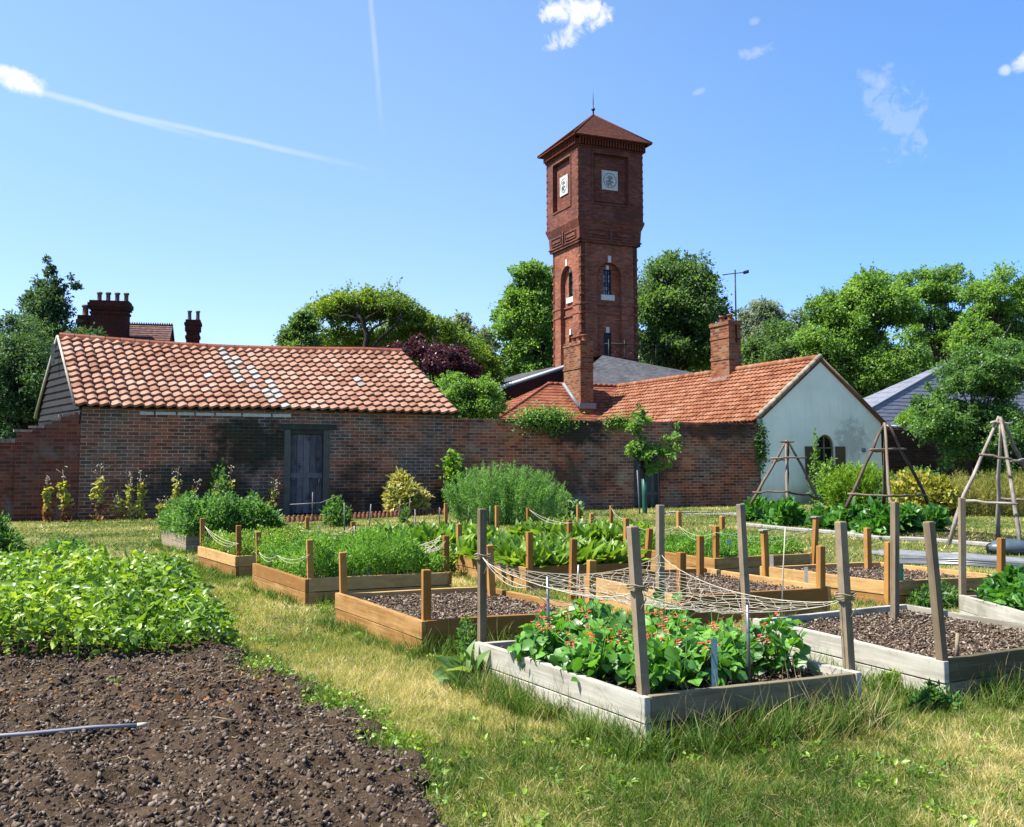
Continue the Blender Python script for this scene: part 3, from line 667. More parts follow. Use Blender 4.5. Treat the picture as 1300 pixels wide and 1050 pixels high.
mb.quad([(0, 0, 0), (0, 0, zl(0)), (0, 16, zl(0)), (0, 16, 0)]); mb.quad([(GW, 0, 0), (GW, 16, 0), (GW, 16, 2.87), (GW, 0, 2.87)])
mb.quad([(0, 16, 0), (0, 16, EZ), (AX, 16, AZ-.05), (GW, 16, 2.87), (GW, 16, 0)])
mb.build('wall', M['render'], ct)
# window
wf = MB()
o1_ = [np.array(p) for p in ring]; cx_, cz_ = xm, 1.6
inn = [np.array([cx_+(p[0]-cx_)*.86, .0, cz_+(p[2]-cz_)*.93]) for p in o1_]
for i in range(len(o1_)-1):
    a, b, c, d = o1_[i], o1_[i+1], inn[i+1], inn[i]
    dd = np.array([0, .06, 0]); wf.pf([a+dd, b+dd, c+dd, d+dd, a+2*dd, b+2*dd, c+2*dd, d+2*dd], [(0, 1, 2, 3), (3, 2, 6, 7), (0, 4, 5, 1)])
wf.bx(cx_-.02, cx_+.02, .07, .11, zb+.03, zt-.03); wf.bx(win[0]+.03, win[1]-.03, .065, .105, zs-.02, zs+.02)
fw = wf.build('window', wood_mat('ochre_window_frame', (.20, .14, .05), (.42, .32, .14)), ct)
wf = MB(); wf.quad([np.array(p)+[0, .12, 0] for p in ring]); wf.build('pane', M['glass'], fw)
wf = MB(); wf.bx(win[0]-.05, win[1]+.05, -.06, .05, zb-.09, zb-.002); wf.build('sill', M['door_frame'], fw)
sh = MB(); sh.bx(win[0]-.52, win[0]-.03, -.05, -.004, .85, 2.0); sh.build('shutter', wood_mat('brown_shutter', (.09, .06, .03), (.2, .14, .07)), ct, bevel=.008)
sh = MB(); sh.bx(win[1]+.03, win[1]+.46, -.05, -.004, .85, 2.0); sh.build('shutter', bpy.data.materials['brown_shutter'], ct, bevel=.008)
mb = MB(); lathe(mb, (4.45, -.01, 1.88), [(.07, -.07), (.09, 0), (.07, .07)], 10); mb.build('wall_vent', M['galv'], ct)
# roofs
mb = MB()
tile_roof(mb, (-.28, -.05, EZ-.17), (-.28, 12.0, EZ-.17), (AX, -.05, AZ), (AX, 14.6, AZ), 56, 14, amp=.028, thick=.055, seg=6, jit=.006)
mb.build('roof', M['pantile_new'], ct)
mb = MB(); slab(mb, [(-.22, -.04, EZ-.22), (AX, -.04, AZ-.05), (AX, 16, AZ-.05), (-.22, 16, EZ-.22)], .08)
slab(mb, [(AX+.01, -.06, AZ), (GW+.14, -.06, 2.84), (GW+.14, 16, 2.84), (AX+.01, 16, AZ)], .10); mb.build('roof_deck', M['plaintile'], ct)
mb = MB()
for k in range(40):
    y0 = k*.37; mb.tube([(AX, y0, AZ+.02), (AX, y0+.36, AZ+.035)], [.11, .12], 8)
mb.build('ridge_tiles', M['pantile_new'], ct)
mb = MB()
for k in range(11):
    a = np.array([-.14, -.04, EZ-.03])*(1-k/11)+np.array([AX, -.04, AZ+.08])*(k/11); b = np.array([-.14, -.04, EZ-.03])*(1-(k+1.12)/11)+np.array([AX, -.04, AZ+.08])*((k+1.12)/11)
    mb.tube([a, b], [.105, .085], 7, jit=.15)
mb.tube([(AX, -.04, AZ+.05), (GW+.2, -.04, 2.86)], .05, 4)
mb.build('verge', M['verge'], ct)
mb = MB(); mb.box((-.06, -.02, 2.86), (.20, .06, .18)); mb.build('eaves_box', M['white_paint'], ct)
# hipped cross wing behind
e = 3.10
mb = MB(); x0, x1 = -5.1, 0.0
tile_roof(mb, (x0, 12.0, e), (-.02, 12.0, e), (-1.15, 14.6, 5.12), (AX, 14.6, 5.12), 26, 14, amp=.006, thick=.025, seg=2, jit=.004)
tile_roof(mb, (x0, 17.2, e), (x0, 12.0, e), (-1.15, 14.65, 5.12), (-1.15, 14.6, 5.12), 20, 14, amp=.006, thick=.025, seg=2, jit=.004)
mb.build('roof', M['plaintile'], ct)
mb = MB(); mb.bx(x0+.2, 0, 12.2, 17, 0, e-.02); mb.build('wall', M['brick_chimney'], ct)
mb = MB(); slab(mb, [(x0, 12.0, e-.04), (0, 12, e-.04), (AX, 14.6, 5.07), (-1.15, 14.6, 5.07)], .05); slab(mb, [(AX, 14.65, 5.1), (AX, 17.4, e), (x0, 17.4, e), (-1.15, 14.65, 5.1)], .05); mb.build('roof_deck', M['plaintile'], ct)
mb = MB()
for k in range(13): mb.tube([(-1.15+k*.29, 14.6, 5.14), (-1.15+k*.29+.28, 14.6, 5.15)], .09, 7)
for k in range(16):
    a = np.array([x0, 12.0, e])*(1-k/16)+np.array([-1.15, 14.6, 5.12])*k/16; b = np.array([x0, 12.0, e])*(1-(k+1)/16)+np.array([-1.15, 14.6, 5.12])*(k+1)/16
    mb.tube([a, b], [.085, .07], 6)
mb.build('ridge_tiles', M['ridge'], ct)
def chimney(parent, x, y, w, d, z0, z1, mat, pots, potmat, bands=(), potr=.10, poth=.34, cap=True, flash=True):
    mb = MB(); mb.bx(x, x+w, y, y+d, z0, z1)
    ch = mb.build('chimney', mat, parent)
    for (zz, ov, hh) in bands: mb = MB(); mb.bx(x-ov, x+w+ov, y-ov, y+d+ov, zz, zz+hh); mb.build('brick_band', mat, ch)
    for (px_, py_) in pots:
        mb = MB(); lathe(mb, (px_, py_, z1-.02), [(potr*1.1, 0), (potr*.9, poth*.12), (potr*.85, poth*.78), (potr*1.15, poth*.82), (potr*1.15, poth), (potr*.8, poth)], 12); mb.build('chimney_pot', potmat, ch)
    return ch
ox = 11.2
c1 = chimney(ct, -.35, 12.75, .66, 1.75, 3.6, 7.05, M['brick_chimney'], [(-.02, 13.0), (-.02, 13.5), (-.02, 14.05)], M['pot'], bands=[(5.75, .035, .09), (6.86, .03, .08)], potr=.13, poth=.33)
mb = MB(); mb.box((0.0, 12.72, 4.02), (.85, .06, .26)); mb.tube([(-.42, 12.75, 3.95), (-.42, 14.4, 5.15)], .10, 4); mb.build('flashing', M['lead'], c1)
c2 = chimney(ct, 2.27, 4.9, .58, 1.25, 4.2, 7.1, M['brick_chimney'], [(2.56, 5.2), (2.56, 5.75)], M['pot'], bands=[(5.55, .03, .10), (6.4, .03, .1), (6.93, .045, .14)], potr=.11, poth=.3)
mb = MB(); mb.bx(2.05, 2.95, 4.80, 4.895, 4.62, 4.80); mb.box((2.20, 5.5, 4.76), (.12, 1.45, .12)); mb.build('flashing', M['lead'], c2)
# television aerial on the second chimney
ae = thing('television_aerial', W(11.2+2.62, 4.88, 6.2), WA, 'thin metal television aerial on a mast against the right chimney', 'aerial')
mb = MB(); mb.tube([(0, 0, 0), (0, 0, 2.95)], .03, 6); mb.build('mast', M['iron'], ae)
mb = MB(); mb.tube([(-.62, 0, 2.70), (.42, -.1, 2.86)], .018, 5)
for k in range(8):
    f = k/7; c = np.array([-.45+.87*f, -.1*f, 2.72+.14*f]); mb.tube([c-[0, .16, 0], c+[0, .16, 0]], .007, 4)
mb.box((.46, -.1, 2.87), (.06, .30, .12)); mb.build('antenna', M['iron'], ae)

# ================================================================= WATER TOWER
tc = A(738, 455, 60)
tw = thing('water_tower', (tc[0], tc[1], 0), WA, 'tall square red brick water tower with pyramid tiled roof and white plaques', 'tower')
TW = 4.0
def on_faces(fn):
    """call fn(transform) for four faces; transform maps (x along, depth out, z) to tower coords"""
    for k in range(4):
        a = k*math.pi/2; c_, s_ = round(math.cos(a)), round(math.sin(a))
        def tr(x, y, z, c_=c_, s_=s_):
            x -= TW/2; y -= TW/2
            return (x*c_-y*s_+TW/2, x*s_+y*c_+TW/2, z)
        fn(tr, k)
class FM(MB):
    tr = None
    def quad(s, pts, m=0, r=None, smooth=False): MB.quad(s, [s.tr(*p) for p in pts], m, r, smooth)
    def pf(s, vs, fs, m=0, r=None, smooth=False): MB.pf(s, [s.tr(*p) for p in vs], fs, m, r, smooth)
Z1, Z2, Z3, Z4 = 15.0, 16.55, 21.6, 23.95
shaft = FM(); pl = FM(); st_ = FM(); parts = []
def face(tr, k):
    shaft.tr = tr
    holes = [(1.72, 2.28, 11.85, 13.45), (1.72, 2.28, 7.9 if k == 0 else 7.9, 9.45)]
    holed_wall(shaft, .0, TW, 0, Z1-.0, holes, .30, .22)
    # proud pilaster layer: inverted U with round head, pilasters to the ground
    xl, xr_, ys, zt_ = 1.13, 2.87, 12.95, 13.85
    pts = [(0, 0, 0), (xl, 0, 0), (xl, 0, ys)]+[((xl+xr_)/2-(xr_-xl)/2*math.cos(a), 0, ys+(zt_-ys)*math.sin(a)) for a in np.linspace(0, math.pi, 13)][1:-1]+[(xr_, 0, ys), (xr_, 0, 0), (TW, 0, 0), (TW, 0, Z1-.01), (0, 0, Z1-.01)]
    shaft.prism(pts, (0, .295, 0))
    for zc in (10.62, 11.18): 
        shaft.bx(-.04, xl+.04, -.04, .02, zc, zc+.10); shaft.bx(xr_-.04, TW+.04, -.04, .02, zc, zc+.10); shaft.bx(xl+.04, xr_-.04, .22, .31, zc, zc+.10)
    for e_ in range(49):                # toothed quoins
        for xx in (0.0, TW):
            if e_ % 2: shaft.box((xx+(.09 if xx == 0 else -.09), -.018, .3+e_*.295), (.22, .06, .15))
on_faces(face)
shaft.build('shaft', M['brick_tower'], tw)
def wins(tr, k):
    f = FM(); f.tr = tr
    f.bx(1.72, 1.77, .36, .43, 11.85, 13.45); f.bx(2.23, 2.28, .36, .43, 11.85, 13.45); f.bx(1.77, 2.23, .36, .43, 13.40, 13.45); f.bx(1.77, 2.23, .36, .43, 11.85, 11.90)
    f.bx(1.895, 1.92, .37, .42, 11.9, 13.4); f.bx(2.08, 2.105, .37, .42, 11.9, 13.4)
    for q_ in range(1, 6): f.bx(1.77, 2.23, .375, .415, 11.9+q_*.25-.012, 11.9+q_*.25+.012)
    o = f.build('window', M['iron'], tw)
    g_ = FM(); g_.tr = tr
    for q_ in range(6):
        for h_ in range(3):
            if RNG.random() < .55: g_.quad([(1.79+h_*.155, .418, 11.92+q_*.25), (1.79+h_*.155+.13, .418, 11.92+q_*.25), (1.79+h_*.155+.13, .418, 12.13+q_*.25), (1.79+h_*.155, .418, 12.13+q_*.25)], 1)
    g_.quad([(1.72, .43, 11.85), (2.28, .43, 11.85), (2.28, .43, 13.45), (1.72, .43, 13.45)], 0)
    g_.build('pane', [M['glass'], M['glass_pale']], o)
    s = FM(); s.tr = tr; s.bx(1.52, 2.48, .20, .46, 11.50, 11.85); s.build('sill', M['stone'], o)
    s = FM(); s.tr = tr; s.bx(1.9, 2.1, .24, .31, 13.46, 13.72); s.build('keystone', M['stone'], tw); s = FM(); s.tr = tr; s.bx(1.9, 2.12, -.03, .04, 13.86, 14.28); s.build('keystone', M['stone'], tw); s = FM(); s.tr = tr; s.bx(1.88, 2.1, .24, .31, 9.46, 9.82); s.build('keystone', M['stone'], tw)
    d_ = FM(); d_.tr = tr; d_.bx(1.72, 2.28, .40, .46, 7.9, 9.45); d_.bx(1.96, 2.04, .38, .40, 7.9, 9.45); d_.build('door' if k == 0 else 'window', M['iron'], tw)
    s = FM(); s.tr = tr; s.bx(1.56, 2.44, .20, .46, 7.62, 7.9); s.build('sill', M['stone'], tw)
on_faces(wins)
# coved section and upper box
up = FM()
def upper(tr, k):
    up.tr = tr
    OV = .30
    up.bx(-.16, TW+.16, -.16, .0, Z1, Z1+.16)
    up.bx(-.22, TW+.22, -.22, -.0, Z1+.16, Z1+.24)
    up.quad([(-.16, -.16, Z1+.24), (TW+.16, -.16, Z1+.24), (TW+.20, -.20, Z1+.95), (-.20, -.20, Z1+.95)])
    up.quad([(-.20, -.20, Z1+.95), (TW+.20, -.20, Z1+.95), (TW+OV+.06, -OV-.06, Z2-.15), (-OV-.06, -OV-.06, Z2-.15)])
    up.quad([(-OV-.06, -OV-.06, Z2-.15), (TW+OV+.06, -OV-.06, Z2-.15), (TW+OV+.06, -OV-.06, Z2), (-OV-.06, -OV-.06, Z2)])
    up.quad([(-OV-.06, -OV-.06, Z2), (TW+OV+.06, -OV-.06, Z2), (TW+OV, -OV, Z2+.001), (-OV, -OV, Z2+.001)])
    for (a, b) in ((.25, 1.75), (2.25, 3.75)):           # small framed panels
        for (x0_, x1_, z0_, z1_) in ((a, b, .34, .40), (a, b, .80, .86), (a, a+.07, .40, .80), (b-.07, b, .40, .80)):
            up.bx(x0_, x1_, -.245, -.17, Z1+z0_, Z1+z1_)
        up.bx(a+.16, b-.16, -.24, -.18, Z1+.5, Z1+.7)
    up.bx(1.93, 2.07, -.27, -.17, Z1+.24, Z2-.2)
    # upper box frame with sunk panel
    x0_, x1_, z0_, z1_ = .75, 3.25, Z2+.95, Z3-.95
    y = -OV
    up.quad([(-OV, y, Z2), (x0_, y, Z2), (x0_, y, Z3), (-OV, y, Z3)]); up.quad([(x1_, y, Z2), (TW+OV, y, Z2), (TW+OV, y, Z3), (x1_, y, Z3)])
    up.quad([(x0_, y, Z2), (x1_, y, Z2), (x1_, y, z0_), (x0_, y, z0_)]); up.quad([(x0_, y, z1_), (x1_, y, z1_), (x1_, y, Z3), (x0_, y, Z3)])
    dp = .26; up.quad([(x0_, y+dp, z0_), (x1_, y+dp, z0_), (x1_, y+dp, z1_), (x0_, y+dp, z1_)])
    up.quad([(x0_, y, z0_), (x1_, y, z0_), (x1_, y+dp, z0_), (x0_, y+dp, z0_)]); up.quad([(x0_, y, z1_), (x0_, y+dp, z1_), (x1_, y+dp, z1_), (x1_, y, z1_)])
    up.quad([(x0_, y, z0_), (x0_, y+dp, z0_), (x0_, y+dp, z1_), (x0_, y, z1_)]); up.quad([(x1_, y, z0_), (x1_, y, z1_), (x1_, y+dp, z1_), (x1_, y+dp, z0_)])
    up.bx(x0_+.16, x1_-.16, y+.20, y+.27, z0_+.16, z1_-.16)
    for (q0, q1, q2, q3) in ((x0_-.10, x1_+.10, z0_-.10, z0_), (x0_-.10, x1_+.10, z1_, z1_+.10), (x0_-.10, x0_, z0_, z1_), (x1_, x1_+.10, z0_, z1_)): up.bx(q0, q1, y-.05, y+.01, q2, q3)
    for e_ in range(20):
        for s_ in (0, 1):
            xx = -OV+.08 if s_ == 0 else TW+OV-.08
            if e_ % 2: up.box((xx, y-.012, Z2+.3+e_*.23), (.16, .03, .12))
on_faces(upper)
up.build('tank_room', M['brick_tank'], tw)
co = FM()
def corb(tr, k):
    co.tr = tr; OV = .30
    co.bx(-OV-.05, TW+OV+.05, -OV-.05, -OV, Z3-.62, Z3-.52)
    co.bx(-OV-.26, TW+OV+.26, -OV-.26, -OV, Z3-.12, Z3-.07)
    n = 24
    for i in range(n):
        x = -OV+.05+i*(TW+2*OV-.1)/(n-1); co.box((x, -OV-.12, Z3-.32), (.09, .24, .38))
on_faces(corb)
co.build('corbels', M['brick_tower_dark'], tw)
mb = MB(); ov = .76; e0 = (-ov, -ov, Z3); pk = (TW/2, TW/2, Z4+.05); cs = [(-ov, -ov, Z3), (TW+ov, -ov, Z3), (TW+ov, TW+ov, Z3), (-ov, TW+ov, Z3)]
for k in range(4):
    a, b = np.array(cs[k]), np.array(cs[(k+1) % 4]); tp = np.array(pk)
    tile_roof(mb, a, b, tp-(tp-a)*.004, tp-(tp-b)*.004, 20, 22, amp=.004, thick=.02, seg=1, jit=.003)
    mb.tube([a+[0, 0, .03], tp], .06, 5)
rf = mb.build('roof', M['tower_tile'], tw)
mb = MB(); mb.bx(-ov, TW+ov, -ov, TW+ov, Z3-.06, Z3-.004); mb.build('eaves', M['brick_tower_dark'], tw)
mb = MB(); lathe(mb, (TW/2, TW/2, Z4), [(.10, 0), (.06, .12), (.05, .3), (.13, .38), (.13, .44), (.04, .52), (.03, .9), (.012, 1.45), (.003, 1.75)], 8); mb.build('finial', M['iron'], rf)
def plaq(tr, k):
    f = FM(); f.tr = tr; y = -.30+.20
    cxp, czp = 2.0, (Z2+Z3)/2-.02
    f.bx(cxp-.56, cxp+.56, y-.07, y+.002, czp-.62, czp+.62); o = f.build('plaque', M['plaque'], tw)
    e_ = FM(); e_.tr = tr; n = 26
    def P2(a, r, dy): return (cxp+r*math.cos(a), y-.07-dy, czp+r*math.sin(a))
    for i in range(n):
        a, b = 2*math.pi*i/n, 2*math.pi*(i+1)/n
        e_.pf([P2(a, .42, .0), P2(b, .42, .0), P2(b, .42, .02), P2(a, .42, .02), P2(a, .47, .0), P2(b, .47, .0), P2(b, .47, .02), P2(a, .47, .02)], [(3, 2, 6, 7), (0, 1, 2, 3), (4, 7, 6, 5)])
    def bar(x0_, z0_, x1_, z1_, w_=.035): e_.tube([(cxp+x0_, y-.08, czp+z0_), (cxp+x1_, y-.08, czp+z1_)], w_, 5)
    # intertwined monogram under a small crown
    for i in range(10):
        a, b = math.pi*(.15+i*.13), math.pi*(.15+(i+1)*.13)
        bar(.20*math.cos(a)-.03, .16*math.sin(a)-.16, .20*math.cos(b)-.03, .16*math.sin(b)-.16)
    bar(-.12, -.34, .02, .10); bar(.10, -.34, -.05, .08); bar(-.24, -.05, .24, -.10); bar(-.20, .14, .20, .14); bar(-.16, .14, -.12, .28, .025); bar(0, .14, 0, .33, .025); bar(.16, .14, .12, .28, .025); bar(-.12, .26, .12, .26, .02)
    e_.build('emblem', M['emblem'], o)
on_faces(plaq)
mb = MB(); # iron balcony rail before the door on the camera side
mb.tube([(1.2, -1.3, 8.6), (5.6, -1.3, 8.6)], .03, 5); mb.tube([(1.2, -1.3, 7.7), (5.6, -1.3, 7.7)], .025, 5); mb.tube([(1.2, 0, 8.6), (1.2, -1.3, 8.6)], .03, 5)
for k in range(4):
    x = 1.2+k*1.1; mb.tube([(x, -1.3, 6.8), (x, -1.3, 8.85)], .03, 5)
    mb.tube([(x, -1.3, 7.7), (x+1.1, -1.3, 8.6)], .016, 4); mb.tube([(x, -1.3, 8.6), (x+1.1, -1.3, 7.7)], .016, 4)
mb.build('balcony_railing', M['iron'], tw)

# slate roofed building round the tower foot
hb = thing('slate_roofed_hall', (tc[0], tc[1], 0), 0, 'brick hall with dark grey slate roof around the foot of the tower', 'building')
org = np.array([tc[0], tc[1], 0]); V3 = np.array([V[0], V[1], 0]); U3 = np.array([U[0], U[1], 0])
def q_(px, py, Y): return A(px, py, Y)-org
ap = q_(765, 451, 58.6); rt = q_(916, 480, 60.0); fr_ = q_(935, 494, 56.5); fl = q_(722, 489, 54.3); lf1 = q_(629, 506, 58); lf0 = q_(639, 491, 58.3); lfa = q_(742, 458, 60.2)
mb = MB()
def patch(a, b, c, d, nu, nv): tile_roof(mb, a, b, d, c, nu, nv, amp=.002, thick=.012, seg=1, jit=.002)
patch(fl, fr_, rt, ap, 40, 22)
patch(fr_, fr_+V3*11, rt+V3*10, rt, 26, 4)
patch(rt, rt+V3*10, ap+V3*10, ap, 20, 14)
patch(lf0+V3*10, lf0, lfa, lfa+V3*10, 20, 16)
mb.build('roof', M['slate'], hb)
mb = MB(); mb.prism([(p[0], p[1], p[2]-.12) for p in (lf0, lfa)]+[(lfa[0], lfa[1], 0), (lf0[0], lf0[1], 0)], (V3*.3), 0)
dn = lambda p, z=0: np.array([p[0], p[1], z])
mb.quad([dn(fl)+[0, .4, 0], dn(fr_)+[0, .4, 0], fr_+[0, .4, -.2], fl+[0, .4, -.2]]); mb.quad([dn(lfa)+[0, .05, 0], dn(fl), fl-[0, 0, .2], lfa-[0, 0, .2]])
mb.build('wall', M['brick_far'], hb)
mb = MB(); mb.tube([lf1, lf0, lfa], .13, 4); mb.build('white_fascia', M['white_paint'], hb)
mb = MB(); mb.tube([fl, fl+(fr_-fl)*.33], .07, 4); mb.build('gutter', M['white_paint'], hb)

# pale slate roof behind the right hand bush
rb = thing('slate_roofed_outbuilding', A(1180, 600, 46)*[1, 1, 0], WA, 'outbuilding with pale blue grey slate roof behind the right hand bush', 'building')
B0 = np.array([A(1180, 600, 46)[0], 46.0, 0])
def tl(p): d = np.array(p)-B0; return np.array([d[:2]@U, d[:2]@V, p[2]])
h0 = tl(A(1070, 538, 44)); h1 = tl(A(1228, 449, 49)); 
mb = MB(); e1_ = np.array([h0[0]+11, h0[1], h0[2]]); r1_ = np.array([h1[0]+5, h1[1], h1[2]])
tile_roof(mb, h0, e1_, h1, r1_, 34, 20, amp=.001, thick=.014, seg=1, jit=.002)
bkp = np.array([h0[0], 2*h1[1]-h0[1], h0[2]]); tile_roof(mb, bkp, h0, h1+[0, .01, 0], h1, 20, 14, amp=.001, thick=.014, seg=1)
mb.tube([h0, h1], .06, 5); mb.build('roof', M['slate_pale'], rb)
mb = MB(); mb.bx(h0[0]+.3, e1_[0], h0[1]+.3, bkp[1]-.3, 0, h0[2]-.05); mb.build('wall', M['brick_far'], rb)

# far left house with chimney stacks
fb = A(160, 500, 55); fh = thing('far_house', (fb[0], fb[1], 0), R(12), 'distant brick house with plum tiled roof and tall sooty chimneys behind the shed', 'house')
FB = np.array([fb[0], fb[1], 0]); fu = np.array([math.cos(R(12)), math.sin(R(12))]); fv = np.array([-fu[1], fu[0]])
def tf(p): d = np.array(p)-FB; return np.array([d[:2]@fu, d[:2]@fv, p[2]])
ra = tf(A(112, 404, 56)); rb_ = tf(A(216, 405, 57)); ra[1] = rb_[1] = 3.0; ra[2] = rb_[2] = 9.55
ea = np.array([ra[0]-.5, -1.0, 6.2]); eb = np.array([rb_[0], -1.0, 6.2])
mb = MB(); tile_roof(mb, ea, eb, ra, rb_, 26, 22, amp=.003, thick=.03, seg=1, jit=.004); tile_roof(mb, [eb[0], 7, 6.2], [ea[0], 7, 6.2], rb_, ra, 26, 10, amp=.003, thick=.03, seg=1)
rr_ = mb.build('roof', M['far_tile'], fh)
mb = MB()
n = 34
for k in range(n):
    x = ra[0]+(rb_[0]-ra[0])*k/n; mb.box((x+.06, 3.0, 9.63), (.08, .05, .12), taper=.4)
mb.tube([ra+[0, 0, 0], rb_+[0, 0, 0]], .07, 6); mb.build('ridge_cresting', M['brick_far'], rr_)
mb = MB(); x0, x1 = ea[0]+.2, eb[0]-.1
mb.prism([(x0, -.7, 0), (x0, 6.7, 0), (x0, 6.7, 6.3), (x0, 3, 9.4), (x0, -.7, 6.3)], (x1-x0, 0, 0)); mb.build('wall', M['brick_far'], fh)
cl = tf(A(107, 420, 54)); crr = tf(A(153, 420, 54))
ztop = A(130, 376, 54)[2]
w_ = crr[0]-cl[0]
ch = chimney(fh, cl[0], .9, w_, 1.0, 6, ztop, M['brick_far'], [(cl[0]+w_*f, 1.4) for f in (.18, .42, .67, .92)], M['pot_dark'], bands=[(ztop-.75, .06, .12), (ztop-.5, .10, .14), (ztop-.36, .16, .24), (ztop-.12, .08, .14)], potr=.14, poth=.58)
mb = MB(); mb.box((cl[0]+w_/2, .86, 7.05+.85), (w_*1.12, .1, .4)); mb.build('flashing', M['lead'], ch)
chimney(fh, cl[0]-.85, 1.6, .95, .9, 6, ztop-.75, M['brick_far'], [(cl[0]-.5, 2.0)], M['pot_dark'], bands=[(ztop-1.2, .06, .2)], potr=.19, poth=.65)
fb2 = A(243, 500, 52); sc2 = thing('distant_chimney', (fb2[0], fb2[1], 0), R(15), 'small separate sooty chimney stack with two pots above the shed ridge', 'chimney')
zt2 = A(243, 408, 52)[2]; z_ = zt2
mb = MB(); mb.bx(-.33, .33, -.3, .3, 4, zt2); mb.build('stack', M['brick_far'], sc2)
for (q1, q2, q3) in ((.40, -.55, -.25), (.44, -.24, -.10), (.38, -.09, .05), (.38, -.95, -.8)): mb = MB(); mb.bx(-q1, q1, -q1+.03, q1-.03, z_+q2, z_+q3); mb.build('brick_band', M['brick_far'], sc2)
for x in (-.2, .22):
    mb = MB(); lathe(mb, (x, 0, z_+.04), [(.12, 0), (.10, .1), (.09, .42), (.12, .45), (.12, .52), (.08, .52)], 10); mb.build('chimney_pot', M['pot_dark'], sc2)
mb = MB(); mb.bx(-3, 1.5, -2, 4, 0, 6.0); mb.pf([(-3.2, -2.2, 6), (1.7, -2.2, 6), (1.7, 4.2, 6), (-3.2, 4.2, 6), (-3.2, 1, 6.6), (1.7, 1, 6.6)], [(0, 1, 5, 4), (2, 3, 4, 5), (0, 4, 3), (1, 2, 5)]); mb.build('house_wing', M['brick_far'], sc2)
